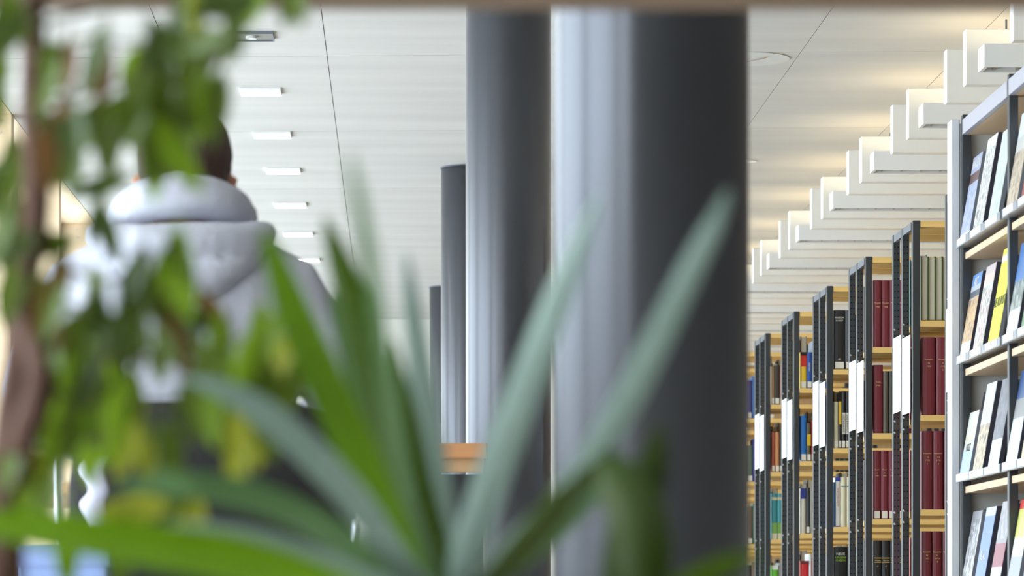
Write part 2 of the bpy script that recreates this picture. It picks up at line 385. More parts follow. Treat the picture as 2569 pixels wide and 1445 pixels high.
# ================================================================== BOOKCASES
CASE_Y = [11.62, 12.918, 14.22, 15.5, 16.8, 18.1, 19.4, 20.7, 22.0]
SH = [1.119 + .5, .758 + .5, .398 + .5, .038 + .5, 0.17]
case_name = ['nearest', 'second', 'third', 'fourth', 'fifth', 'sixth', 'seventh', 'eighth', 'ninth']
hole_cache = {}
def holes(y, x0, x1):
    bm = bmesh.new()
    z = 0.1
    while z < 1.97:
        for xx in (x0 + 0.0065, x1 - 0.0065):
            c = Vector((xx, y - 0.0003, z)); r = 0.0033
            vs = [bm.verts.new(c + Vector((math.cos(a) * r, 0, math.sin(a) * r))) for a in [k * math.pi / 3 for k in range(6)]]
            bm.faces.new(vs)
        z += 0.025
    return bm
for ci, d0 in enumerate(CASE_Y):
    X0 = 1.958
    t = thing('bookcase', 'anthracite steel bookcase with oak shelves, %s in the row from the camera' % case_name[ci], 'bookcase', (X0, d0, 0), 'steel bookcases in a receding row')
    obj('upright', B(1.962, 1.989, d0, d0 + 0.035, 0, 2.0, 0.001), M['steel'], t)
    for yy in (d0 + 0.235, d0 + 0.48):
        u = obj('upright', B(X0, X0 + 0.026, yy, yy + 0.035, 0, 1.998, 0.001), M['steel'], t)
        o = obj('perforation', holes(yy, X0, X0 + 0.026), M['hole'], u); o['kind'] = 'stuff'
    for yy in (d0, d0 + 0.235, d0 + 0.48):
        obj('upright', B(2.9, 2.927, yy, yy + 0.035, 0, 2.0, 0.001), M['steel'], t)
    for xa in (X0 + 0.002, 2.905):
        obj('top_rail', B(xa, xa + 0.012, d0 + 0.036, d0 + 0.234, 1.968, 1.996), M['steelrail'], t)
        obj('top_rail', B(xa, xa + 0.012, d0 + 0.271, d0 + 0.479, 1.968, 1.996), M['steelrail'], t)
    for z in [1.998] + SH:
        for (ya, yb) in ((d0 + 0.002, d0 + 0.228), (d0 + 0.262, d0 + 0.505)):
            s = obj('shelf', B(1.9915, 2.898, ya, yb, z - 0.0235, z, 0.001), M['shelfwood'], t)
            if ya < d0 + 0.1 and z < 1.9:
                obj('end_clip', B(1.9893, 1.9912, ya, ya + 0.02, z - 0.022, z - 0.002), M['plastic'], s)
        if z < 1.9:
            for yy in (d0 + 0.195, d0 + 0.44):
                for dz in (0.0, -0.045, ):
                    b = bmesh.new(); tube(b, [(X0 + 0.0, yy, z + dz), (X0 + 0.004, yy + 0.036, z + dz + 0.004)], 0.0035, 6)
                    obj('shelf_hook', b, M['peg'], t)
    # notice sheets fixed to the end frame
    if ci < 8:
        for j, ya in enumerate((d0 + 0.028, d0 + 0.272)):
            n_ = tag(obj('notice_sheet', B(X0 - 0.002, X0 - 0.0008, ya, ya + 0.205, 1.27 + .02 * j, 1.567 + 0.02 * j), M['paper'], base=(X0, ya, 1.42)),
                     'white printed notice sheet on the end frame of the %s bookcase, %s of two' % (case_name[ci], ('near one', 'far one')[j]), 'notice', 'notice sheets on the bookcase ends')

def C(*a): return mat('cloth_%d_%d_%d' % a, srgb(*a), 0.5, var=0.05)
_cc = {}
def cm(c):
    if c not in _cc: _cc[c] = C(*c)
    return _cc[c]
def book(x, y, z, w, h, dep, c, label, group, texts=(), lab=False, page_front=False, bands=(), cat='book'):
    """bound volume: rounded spine towards -y at y; x is its left side"""
    bm = bmesh.new(); t = 0.0025; r = min(0.006, w * 0.28)
    xs = [(-w / 2, r), (-w * 0.36, r * 0.35), (-w * 0.15, 0.0), (w * 0.15, 0.0), (w * 0.36, r * 0.35), (w / 2, r)]
    if page_front: xs = [(-w / 2, 0), (-w / 2 + t, 0)]
    if not page_front:
        outer = xs + [(w / 2, dep), (w / 2 - t, dep), (w / 2 - t, r + t), (-w / 2 + t, r + t), (-w / 2 + t, dep), (-w / 2, dep)]
        ring_loft(bm, [[Vector((x + w / 2 + a, y + b, zz)) for a, b in outer] for zz in (z, z + h)])
    else:
        box(bm, x, x + t, y, y + dep, z, z + h); box(bm, x + w - t, x + w, y, y + dep, z, z + h); box(bm, x + t, x + w - t, y + dep - t, y + dep, z, z + h)
    b = obj('book', bm, cm(c), base=(x + w / 2, y, z))
    tag(b, label, cat, group)
    obj('page_block', B(x + t, x + w - t, y + (0.004 if page_front else r + t), y + dep - 0.004, z + 0.003, z + h - 0.004), M['pages'], b)
    if lab: obj('spine_label', B(x + w * 0.12, x + w * 0.88, y - 0.0012, y + 0.002, z + 0.004, z + 0.034), M['splabel'], b)
    for (f0, f1, bc) in bands:
        obj('spine_band', B(x + 0.001, x + w - 0.001, y - 0.0007, y + r * 0.5, z + h * f0, z + h * f1), cm(bc), b)
    for (s, size, mm, fz, vert) in texts:
        text(b, s, size, M[mm], (x + w / 2, y - 0.0014, z + h * fz), (math.pi / 2, -math.pi / 2, 0) if vert else (math.pi / 2, 0, 0))
    return b
RED = (122, 44, 54); BLACK = (38, 36, 36)
shelf_name = ['top', 'second', 'third', 'fourth']
# (case, shelf, [(width, height, colour words, colour, options)])
def redtxt(no, yr, vol): return [('Kunstchr.', 0.0085, 'gold', 0.715, False), (no, 0.009, 'gold', 0.665, False), (yr, 0.009, 'gold', 0.625, False), (vol, 0.009, 'gold', 0.58, False)]
ROWS = {}
ROWS[(1, 0)] = [(0.0255, 0.245, 'beige journal with green edge', (96, 112, 66), dict(page_front=True)) for _ in range(12)]
ROWS[(1, 1)] = [(0.050, 0.298, 'thick wine-red volume', RED, dict(texts=redtxt(a, '1990', b))) for a, b in (('90', 'I'), ('90', 'II'), ('90', 'III'), ('90', 'IV'), ('89', 'I'), ('89', 'II'))]
ROWS[(1, 2)] = [(0.040 if q != 1 else 0.036, 0.30, 'wine-red volume with gilt title', RED, dict(texts=redtxt('92', '1992', v))) for q, v in enumerate(('I', 'II', 'III', 'IV', 'V', 'VI'))]
ROWS[(1, 3)] = [(0.036, 0.277, 'dark wine-red volume', (112, 38, 46), dict(texts=redtxt('93', '1993', v))) for v in ('I', 'II', 'III', 'IV', 'V', 'VI')]
ROWS[(2, 0)] = [(0.033, 0.283, 'wine-red volume', RED, dict(texts=[('Museen', 0.009, 'gold', 0.66, False), ('1988', 0.009, 'gold', 0.60, False)])) for _ in range(7)]
ROWS[(2, 1)] = [(0.040, 0.288, 'wine-red volume', RED, dict(texts=[('Kunst', 0.009, 'gold', 0.75, False), ('1986', 0.009, 'gold', 0.70, False)]))] + [(0.022, 0.262, 'grey-brown cloth journal', (92, 82, 70), {}), (0.02, 0.262, 'dark olive cloth journal', (62, 60, 50), {}), (0.02, 0.262, 'brown cloth journal', (88, 70, 54), {}), (0.026, 0.27, 'grey-brown cloth journal', (92, 82, 70), {}), (0.03, 0.27, 'wine-red cloth journal', RED, {})]
ROWS[(2, 2)] = [(0.030, 0.288, 'labelled wine-red volume', RED, dict(lab=True, texts=[('Kunst', 0.008, 'gold', 0.72, False), ('5', 0.008, 'gold', 0.67, False), ('1985', 0.008, 'gold', 0.63, False)])) for _ in range(8)]
ROWS[(2, 3)] = [(0.034, 0.27, 'black volume with gilt bands', BLACK, dict(texts=[('Werke', 0.009, 'gold', 0.69, False), ('IV', 0.008, 'gold', 0.60, False)], bands=((0.72, 0.735, (190, 165, 110)), (0.655, 0.67, (190, 165, 110))))) for _ in range(7)]
ROWS[(3, 0)] = [(0.052, 0.272, 'black hardback', BLACK, dict(lab=True, texts=[('MUSEUM', 0.0105, 'ltrwhite', 0.87, False), ('KUNST', 0.0105, 'ltrwhite', 0.82, False), ('48', 0.013, 'ltrwhite', 0.17, False)])), (0.03, 0.272, 'dark grey hardback', (66, 68, 72), dict(lab=True)), (0.03, 0.25, 'plain black hardback', BLACK, dict(lab=True)), (0.04, 0.26, 'dark blue hardback', (40, 50, 90), dict(lab=True))]
ROWS[(3, 1)] = [(0.022, 0.213, 'cream hardback', (215, 208, 178), dict(lab=True)), (0.012, 0.218, 'slim dark book', (58, 50, 44), dict(lab=True, bands=((0.5, 0.98, (236, 196, 60)),))), (0.017, 0.262, 'black book with white title', BLACK, dict(lab=True, bands=((0.25, 0.62, (222, 216, 200)),), texts=[('SOMMERZEIT', 0.014, 'ltrblack', 0.435, True)])), (0.017, 0.262, 'black book with white title', BLACK, dict(lab=True, bands=((0.25, 0.62, (222, 216, 200)),), texts=[('SOMMERZEIT', 0.014, 'ltrblack', 0.435, True)])), (0.03, 0.25, 'cream hardback', (215, 208, 178), dict(lab=True)), (0.04, 0.26, 'red hardback', (160, 50, 44), dict(lab=True))]
ROWS[(3, 2)] = [(0.006, 0.205, 'slim bright blue book', (34, 104, 170), {}), (0.024, 0.228, 'white book with red title', (228, 224, 216), dict(bands=((0.92, 1.0, (56, 66, 160)), (0, 0.02, (56, 66, 160))), texts=[('AUSSTELLUNG', 0.013, 'ltrred', 0.6, True)])), (0.024, 0.228, 'cream volume, thin blue line', (226, 218, 186), dict(bands=((0.81, 0.825, (60, 130, 160)),))), (0.024, 0.228, 'cream volume, thin blue line', (226, 218, 186), dict(bands=((0.81, 0.825, (60, 130, 160)),))), (0.024, 0.228, 'cream volume, thin blue line', (226, 218, 186), dict(bands=((0.81, 0.825, (60, 130, 160)),))), (0.04, 0.25, 'grey hardback', (120, 120, 122), {})]
ROWS[(3, 3)] = [(0.062, 0.268, 'black book with green title', (30, 30, 30), dict(texts=[('NEUE', 0.016, 'ltrwhite', 0.88, False), ('GRUENE', 0.014, 'ltrgreen', 0.82, False), ('OASEN', 0.014, 'ltrgreen', 0.77, False)])), (0.062, 0.268, 'black book with green title', (30, 30, 30), dict(texts=[('NEUE', 0.016, 'ltrwhite', 0.88, False), ('GRUENE', 0.014, 'ltrgreen', 0.82, False), ('OASEN', 0.014, 'ltrgreen', 0.77, False)])), (0.04, 0.25, 'red hardback', (160, 50, 44), {})]
ROWS[(4, 0)] = [(0.030, 0.18, 'black-red-yellow book', (236, 196, 40), dict(lab=True, bands=((0.9, 1.0, (34, 30, 30)), (0.6, 0.9, (208, 48, 36))))), (0.026, 0.178, 'royal blue book', (44, 84, 160), dict(lab=True, texts=[('MALEREI', 0.011, 'ltrwhite', 0.6, True)])), (0.02, 0.235, 'silver-grey glossy book', (150, 158, 172), {}), (0.03, 0.22, 'dark grey book', (60, 60, 64), {}), (0.03, 0.22, 'royal blue book', (44, 84, 160), {})]
ROWS[(4, 1)] = [(0.030, 0.225, 'bright blue book', (40, 116, 196), dict(lab=True)), (0.020, 0.19, 'brown-yellow book', (96, 78, 50), dict(lab=True, bands=((0.4, 0.7, (222, 180, 50)),))), (0.02, 0.2, 'red book', (168, 50, 44), dict(lab=True)), (0.03, 0.23, 'white book', (220, 216, 206), dict(lab=True)), (0.03, 0.21, 'dark green book', (40, 70, 52), {})]
ROWS[(4, 2)] = [(0.026, 0.225, 'blue-topped white book', (224, 218, 200), dict(bands=((0.77, 1.0, (52, 60, 140)),))), (0.019, 0.228, 'labelled charcoal book', (64, 66, 70), dict(lab=True)), (0.016, 0.215, 'warm grey book', (160, 154, 142), {}), (0.03, 0.22, 'white book', (220, 216, 206), {}), (0.03, 0.21, 'labelled charcoal book', (64, 66, 70), dict(lab=True))]
ROWS[(4, 3)] = [(0.04, 0.225, 'scarlet book', (214, 46, 46), dict(bands=((0.93, 1.0, (110, 50, 50)),))), (0.014, 0.26, 'white book', (226, 226, 226), {}), (0.04, 0.225, 'scarlet book', (214, 46, 46), {}), (0.04, 0.24, 'black book', BLACK, {})]
ROWS[(5, 0)] = [(0.014, 0.205, 'tan book', (170, 136, 96), dict(lab=True)), (0.028, 0.21, 'dark brown book', (62, 54, 44), dict(lab=True)), (0.02, 0.21, 'dusty pink book', (196, 148, 140), dict(lab=True)), (0.03, 0.2, 'cream book', (216, 206, 180), dict(lab=True)), (0.03, 0.21, 'dark brown book', (62, 54, 44), {})]
ROWS[(5, 1)] = [(0.018, 0.215, 'rust-red book', (176, 92, 62), dict(lab=True)), (0.022, 0.215, 'orange book', (206, 142, 92), dict(lab=True)), (0.022, 0.22, 'olive-black book', (56, 54, 36), dict(lab=True)), (0.03, 0.22, 'rust-red book', (176, 92, 62), {})]
for q in (0,):
    gt = dict(bands=((0.0, 0.13, (220, 214, 180)), (0.13, 0.36, (130, 176, 90)), (0.86, 0.92, (214, 200, 160))))
    ROWS[(5, 2)] = [(0.030, 0.245, 'teal and green book', (64, 148, 156), gt) for _ in range(5)]
ROWS[(5, 3)] = [(0.036, 0.22, 'apple-green book', (110, 196, 60), dict(bands=((0.9, 1.0, (230, 235, 225)),))), (0.03, 0.235, 'grey book', (150, 146, 140), {}), (0.03, 0.2, 'brown book', (120, 84, 60), {}), (0.03, 0.24, 'purple book', (90, 50, 110), {})]
pal = [((190, 180, 160), 'cream'), ((60, 60, 62), 'charcoal'), ((70, 60, 140), 'violet'), ((150, 60, 54), 'red'), ((120, 100, 78), 'brown'), ((60, 100, 150), 'blue'), ((206, 200, 190), 'white'), ((90, 110, 90), 'sage')]
for c_ in (0, 6, 7):
    for s_ in range(4):
        r_ = []; used = []
        for q in range(5):
            cc, nm = pal[(c_ * 3 + s_ * 5 + q * 3) % len(pal)]
            r_.append((0.024 + 0.012 * random.random(), 0.2 + 0.06 * random.random(), nm + ' cloth-bound book', cc, dict(lab=(q % 2 == 0))))
        ROWS[(c_, s_)] = r_
ordl = ['first', 'second', 'third', 'fourth', 'fifth', 'sixth', 'seventh', 'eighth', 'ninth', 'tenth', 'eleventh', 'twelfth', 'thirteenth']
for (ci, si), row in sorted(ROWS.items()):
    d0 = CASE_Y[ci]; x = 1.9965 if ci != 3 else 1.994
    if ci == 1 and si in (1, 2, 3): x = 2.0
    for q, (w, h, nm, c, kw) in enumerate(row):
        book(x, d0 + 0.008 + 0.004 * random.random(), SH[si], w, h, 0.17 + 0.02 * random.random(), c,
             '%s, %s on the %s shelf of the %s bookcase' % (nm, ordl[q], shelf_name[si], case_name[ci]),
             'books on the %s shelf of the %s bookcase' % (shelf_name[si], case_name[ci]), **kw)
        x += w + 0.0015 + (0.002 if ci == 1 and si else 0)
# the backs of rows on the far side, glimpsed through the end frames
far_cols = [((96, 132, 134), 'teal'), ((216, 120, 122), 'salmon pink'), ((70, 60, 56), 'dark brown'), ((196, 190, 176), 'cream')]
for ci in range(0, 6):
    for si in range(4):
        fc = {(1, 0): 0, (1, 2): 1, (1, 3): 1, (1, 1): 1, (0, 0): 3}.get((ci, si), 2 if (ci + si) % 2 else 2)
        cc, nm = far_cols[fc]
        for q in range(3):
            hh = 0.24 + 0.02 * ((ci + si + q) % 3)
            x = 1.9935 + q * 0.034
            bm = bmesh.new(); box(bm, x, x + 0.0025, CASE_Y[ci] + 0.275, CASE_Y[ci] + 0.46, SH[si], SH[si] + hh)
            box(bm, x + 0.0295, x + 0.032, CASE_Y[ci] + 0.275, CASE_Y[ci] + 0.46, SH[si], SH[si] + hh)
            box(bm, x + 0.0025, x + 0.0295, CASE_Y[ci] + 0.457, CASE_Y[ci] + 0.46, SH[si], SH[si] + hh)
            b = tag(obj('book', bm, cm(cc), base=(x, CASE_Y[ci] + 0.46, SH[si])), '%s book, %s on the rear side of the %s shelf of the %s bookcase' % (nm, ordl[q], shelf_name[si], case_name[ci]), 'book',
                    'books on the rear side of the %s bookcase' % case_name[ci])
            obj('page_block', B(x + 0.0025, x + 0.0295, CASE_Y[ci] + 0.28, CASE_Y[ci] + 0.455, SH[si] + 0.003, SH[si] + hh - 0.004), M['pages'], b)

# ================================================================== MAGAZINE DISPLAY
DY0, DB, NB = 10.85, 0.82, 2       # far end, bay length
Xf = 1.803
disp = thing('magazine_display', 'tall white and anthracite magazine display rack with beech shelves and sloping holders', 'shelf', (Xf, DY0 - DB, 0))
ylo = DY0 - DB * NB
obj('end_post', B(1.772, 1.7985, DY0, DY0 + 0.085, 0, 2.084, 0.002), M['dispwhite'], disp)
obj('end_panel', B(1.80, 2.14, DY0 + 0.001, DY0 + 0.02, 0, 2.07), M['disppanel'], disp)
for k in range(NB + 1):
    y = DY0 - DB * k - 0.03
    obj('upright', B(Xf, Xf + 0.027, y, y + 0.028, 0, 2.095, 0.001), M['steel'], disp)
    obj('upright', B(2.11, 2.14, y, y + 0.028, 0, 2.09, 0.001), M['steel'], disp)
for k in range(NB):
    ya = DY0 - DB * (k + 1) - 0.001; yb = DY0 - DB * k - 0.032
    obj('top_fascia', B(Xf - 0.002, Xf + 0.016, ya, yb, 2.03, 2.078, 0.001), M['disprail'], disp)
    obj('top_board', B(Xf + 0.017, 2.14, ya, yb, 2.03, 2.048), M['dispwood'], disp)
LV = [1.154 + .5, .782 + .5, .407 + .5, .032 + .5]
lvname = ['top', 'second', 'third', 'lowest']
HW = DB / 3
S = srgb
mags = {
 (0, 0): ('pale blue', [(0, S(225, 228, 238)), (0.10, S(176, 182, 204)), (0.68, S(110, 84, 80)), (0.8, S(176, 180, 205))], [S(150, 160, 190), S(196, 202, 226)], 0.12, 0.66, 'magedge', 0.014, 0.275, 'BAUEN'),
 (0, 1): ('black and white patterned', [(0, S(226, 226, 220)), (0.9, S(232, 230, 230))], [S(120, 112, 104), S(240, 240, 238), S(150, 145, 140), S(238, 238, 236)], 0.05, 0.9, 'magedgedark', 0.040, 0.30, ''),
 (0, 2): ('pale green', [(0, S(196, 206, 196)), (0.5, S(206, 214, 206))], [S(186, 196, 186), S(214, 220, 212)], 0.1, 0.6, 'magedge', 0.012, 0.285, ''),
 (0, 3): ('tan illustrated', [(0, S(196, 184, 168)), (0.6, S(206, 204, 200)), (0.75, S(226, 232, 244))], [S(150, 130, 110), S(214, 196, 170), S(120, 106, 92)], 0.02, 0.6, 'magedge', 0.012, 0.295, ''),
 (1, 0): ('blue and sand', [(0, S(214, 214, 218)), (0.2, S(206, 176, 150)), (0.72, S(90, 96, 106)), (0.8, S(190, 198, 206)), (0.86, S(110, 152, 214))], [S(186, 140, 110), S(232, 196, 130), S(120, 110, 120)], 0.2, 0.7, 'magedgedark', 0.022, 0.272, 'ART'),
 (1, 1): ('white garden', [(0, S(206, 200, 196)), (0.4, S(208, 210, 214)), (0.78, S(226, 200, 190)), (0.9, S(206, 190, 190))], [S(150, 160, 130), S(226, 226, 226), S(196, 150, 150), S(110, 130, 110)], 0.03, 0.76, 'magedgedark', 0.030, 0.275, ''),
 (1, 2): ('bright yellow', [(0, S(232, 226, 60)), (0.86, S(220, 232, 220)), (0.93, S(236, 230, 70))], None, 0, 0, 'magedge', 0.008, 0.30, 'DIE KUNST'),
 (1, 3): ('blue mountain', [(0, S(214, 216, 224)), (0.3, S(120, 130, 120)), (0.55, S(90, 130, 190))], [S(70, 80, 76), S(150, 160, 156), S(196, 200, 196)], 0.3, 0.6, 'magedgedark', 0.012, 0.285, ''),
 (2, 0): ('cream and blue', [(0, S(170, 190, 228)), (0.42, S(214, 200, 160)), (0.62, S(216, 214, 204))], [S(206, 196, 160), S(196, 206, 226)], 0.4, 0.6, 'magedge', 0.012, 0.21, 'NOZ'),
 (2, 1): ('grey and brown city', [(0, S(206, 190, 170)), (0.55, S(200, 200, 204)), (0.75, S(206, 208, 216))], [S(150, 130, 120), S(226, 206, 170), S(110, 104, 100)], 0.04, 0.55, 'magedgedark', 0.030, 0.285, ''),
 (2, 2): ('slate grey', [(0, S(214, 218, 230)), (0.34, S(120, 122, 134))], [S(96, 98, 110), S(140, 142, 154)], 0.36, 1.0, 'magedgedark', 0.014, 0.28, ''),
 (2, 3): ('pale blue and navy', [(0, S(214, 230, 236)), (0.5, S(150, 150, 150)), (0.7, S(60, 90, 140))], [S(190, 206, 214), S(226, 236, 240)], 0.0, 0.5, 'magedgedark', 0.012, 0.285, ''),
 (3, 0): ('glossy grey foil-wrapped', [(0, S(128, 126, 130)), (0.9, S(150, 150, 156))], [S(104, 104, 110), S(150, 148, 150), S(220, 220, 226), S(120, 118, 122)], 0.0, 0.9, 'magedge', 0.018, 0.27, ''),
 (3, 1): ('cornflower blue', [(0, S(110, 140, 206)), (0.9, S(190, 200, 226))], None, 0, 0, 'magedgedark', 0.024, 0.275, 'BLAU'),
 (3, 2): ('silver with red streak', [(0, S(200, 210, 224)), (0.3, S(150, 70, 90)), (0.55, S(150, 150, 158))], [S(130, 130, 138), S(180, 180, 188)], 0.6, 1.0, 'magedgedark', 0.018, 0.285, ''),
 (3, 3): ('red-framed', [(0, S(206, 70, 64)), (0.08, S(160, 166, 180)), (0.4, S(226, 226, 226)), (0.6, S(216, 220, 120)), (0.9, S(210, 70, 64))], None, 0, 0, 'magedge', 0.010, 0.28, ''),
}
for li, z in enumerate(LV):
    for k in range(NB):
        ya = DY0 - DB * (k + 1) - 0.001; yb = DY0 - DB * k - 0.032
        sh = obj('shelf', B(Xf + 0.008, 2.105, ya, yb, z - 0.022, z, 0.001), M['dispwood'], disp)
        for s in range(3):
            y1 = DY0 - DB * k - HW * s - (0.033 if s == 0 else 0.003); y0 = DY0 - DB * k - HW * (s + 1) + 0.003
            if s == 2: y0 = DY0 - DB * (k + 1) + 0.0
            # holder: sloping plate with a lip and a label strip
            bm = bmesh.new()
            prof = [(Xf + 0.018, z + 0.022), (Xf + 0.066, z + 0.30), (Xf + 0.069, z + 0.30), (Xf + 0.022, z + 0.018)]
            ring_loft(bm, [[Vector((a, yy, b)) for a, b in prof] for yy in (y0 + 0.006, y1 - 0.004)])
            hd = obj('magazine_holder', bm, M['holder'], disp)
            bm = bmesh.new()
            prof = [(Xf - 0.022, z + 0.012), (Xf + 0.024, z + 0.017), (Xf + 0.024, z + 0.021), (Xf - 0.0185, z + 0.017), (Xf - 0.0185, z + 0.038), (Xf - 0.022, z + 0.038)]
            ring_loft(bm, [[Vector((a, yy, b)) for a, b in prof] for yy in (y0, y1)])
            obj('lip', bm, M['acrylic'], hd)
            obj('label_strip', B(Xf - 0.0235, Xf - 0.0225, y0 + (0.05 if li < 2 else 0.01), y1 - (0.03 if li < 2 else 0.01), z + 0.0155, z + 0.0365), M['tagwhite'], hd)
            key = (li, s + 3 * k)
            spec = mags.get(key)
            if spec is None:
                q = key[0] * 3 + key[1]
                cc = [((150, 60, 60), 'maroon'), ((90, 110, 150), 'steel blue'), ((200, 190, 160), 'sand'), ((120, 150, 120), 'sage')][q % 4]
                spec = (cc[1], [(0, S(*cc[0])), (0.8, S(220, 220, 220))], None, 0, 0, 'magedge', 0.012, 0.28, '')
            nm, bands, nc, lo, hi, edge, th, hh, ttl = spec
            cmn = cover_mat('cover_%d_%d' % key, bands, nc, lo, hi, sc=(5, 5, 7), mixf=0.85, seed=li * 3.1 + s * 1.7)
            # stack: front face slopes; shear in x with height
            sl = 0.048 / 0.278
            xb = Xf - 0.0135; zb = z + 0.0235
            ww = min(0.175, y1 - y0 - 0.02); yc = y1 - 0.008 - ww
            # keep clear of the plate: usable thickness at the foot
            thb = min(th, 0.0285)
            bm = bmesh.new(); box(bm, xb, xb + thb, yc, yc + ww, zb, zb + hh)
            for v in bm.verts: v.co.x += (v.co.z - zb) * sl
            mgz = tag(obj('magazine', bm, M[edge], base=(xb, yc, zb)), '%s magazine on the %s rack level, %s' % (nm, lvname[li],
                      ['at the far end', 'middle of the far bay', 'nearest in the far bay', 'first in the near bay', 'middle of the near bay', 'last in the near bay'][key[1]]), 'magazine', 'magazines on the display rack')
            bm = bmesh.new(); box(bm, xb - 0.0012, xb - 0.0001, yc, yc + ww, zb, zb + hh)
            for v in bm.verts: v.co.x += (v.co.z - zb) * sl
            obj('front_cover', bm, cmn, mgz)
            if ttl:
                a = math.atan(sl)
                zt = hh * (0.9 if ttl not in ('DIE KUNST', 'NOZ', 'BLAU') else 0.45)
                t_ = text(mgz, ttl, 0.042 if ttl != 'NOZ' else 0.035, M['ltrblack'] if ttl in ('DIE KUNST', 'NOZ') else M['ltrwhite'], (xb - 0.0024 + zt * sl, yc + ww / 2, zb + zt), (math.pi / 2, 0, -math.pi / 2))
                t_.rotation_euler = (Matrix.Rotation(a, 4, 'Y') @ Matrix.Rotation(-math.pi / 2, 4, 'Z') @ Matrix.Rotation(math.pi / 2, 4, 'X')).to_euler()

# ================================================================== FURNITURE IN THE MIDDLE GROUND
# wooden-backed chair at the column
wc = thing('wooden_chair', 'small chair with orange beech top rail and dark seat behind the leaves', 'chair', (0.06, 8.6, 0))
a = P(985, 1112, 8.6); b = P(1221, 1150, 8.6)
obj('backrest', B(a.x, b.x, 8.59, 8.61, b.z, a.z, 0.003), M['orangewood'], wc)
obj('back_pad', B(a.x + 0.02, b.x - 0.01, 8.615, 8.63, b.z - 0.035, b.z + 0.01, 0.002), M['tablewood'], wc)
obj('seat', B(a.x - 0.02, b.x + 0.05, 8.6, 9.0, 0.47, 0.5, 0.006), M['blackplastic'], wc)
obj('back_panel', B(a.x + 0.03, b.x - 0.012, 8.60, 8.615, 0.55, b.z - 0.04, 0.003), M['blackplastic'], wc)
for xx in (a.x + 0.012, b.x - 0.005):
    bm = bmesh.new(); tube(bm, [(xx, 8.615, a.z - 0.01), (xx, 8.62, 0.5), (xx, 8.56, 0.0)], 0.009, 8); obj('leg', bm, M['chrome'], wc, smooth=True)
    bm = bmesh.new(); tube(bm, [(xx, 8.97, 0.48), (xx, 9.0, 0.0)], 0.009, 8); obj('leg', bm, M['chrome'], wc, smooth=True)

# reading table before the person
PX, PY = -0.389, 6.1
tb = thing('reading_table', 'pale beech reading table before the seated person', 'table', (PX, 6.9, 0))
obj('tabletop', B(PX - 0.55, PX + 0.45, 6.42, 7.2, 0.725, 0.75, 0.003), M['tablewood'], tb)
for xx in (PX - 0.5, PX + 0.4):
    for yy in (6.47, 7.15):
        obj('leg', B(xx - 0.02, xx + 0.02, yy - 0.02, yy + 0.02, 0, 0.724, 0.002), M['steelrail'], tb)

# chair of the person
chx = (525 - CX) * 5.87 / F
pc = thing('swivel_chair', 'black upholstered chair with chrome side tubes under the seated person', 'chair', (chx, 6.1, 0))
bm = bmesh.new()
rings = []
for (z, hw, yo) in ((0.47, 0.20, 0.05), (0.52, 0.243, 0.03), (0.62, 0.252, 0.015), (0.72, 0.25, 0.0), (0.80, 0.24, 0.0), (0.845, 0.215, 0.003), (0.868, 0.15, 0.008)):
    r = []
    for q in range(28):
        a_ = 2 * math.pi * q / 28; cx_, sy_ = math.cos(a_), math.sin(a_)
        ex = math.copysign(abs(cx_) ** 0.6, cx_); ey = math.copysign(abs(sy_) ** 0.6, sy_)
        r.append(Vector((chx + ex * hw, 5.885 + yo + ey * 0.022 + 0.05 * (ex * hw / 0.25) ** 2, z)))
    rings.append(r)
ring_loft(bm, rings); obj('backrest', bm, M['chairblack'], pc, smooth=True)
bm = bmesh.new(); box(bm, chx - 0.24, chx + 0.24, 5.97, 6.42, 0.415, 0.475, 0.015); obj('seat', bm, M['chairblack'], pc)
for sx, zt in ((-1, 0.79), (1, 0.66)):
    xx = chx + sx * 0.2535
    bm = bmesh.new(); tube(bm, spline([(xx, 5.80, zt), (xx, 5.80, 0.55), (xx, 5.82, 0.40), (xx, 6.0, 0.38), (xx, 6.4, 0.38)], 5), 0.0065, 8)
    obj('side_tube', bm, M['chrome'], pc, smooth=True)
    obj('tube_bracket', B(min(xx, chx + sx * 0.22), max(xx, chx + sx * 0.22), 6.1, 6.14, 0.38, 0.41), M['blackplastic'], pc)
bm = bmesh.new(); cyl(bm, (chx, 6.2, 0.08), 0.028, 0.334, 16); obj('stem', bm, M['chrome'], pc, smooth=True)
for q in range(5):
    a_ = 2 * math.pi * q / 5 + 0.3; c_, s_ = math.cos(a_), math.sin(a_)
    bm = bmesh.new(); tube(bm, [(chx + c_ * 0.02, 6.2 + s_ * 0.02, 0.10), (chx + c_ * 0.27, 6.2 + s_ * 0.27, 0.07)], [0.02, 0.013], 8)
    lg = obj('leg', bm, M['blackplastic'], pc)
    bm = bmesh.new(); bmesh.ops.create_icosphere(bm, subdivisions=2, radius=0.028, matrix=Matrix.Translation((chx + c_ * 0.27, 6.2 + s_ * 0.27, 0.029))); obj('castor', bm, M['blackplastic'], lg, smooth=True)
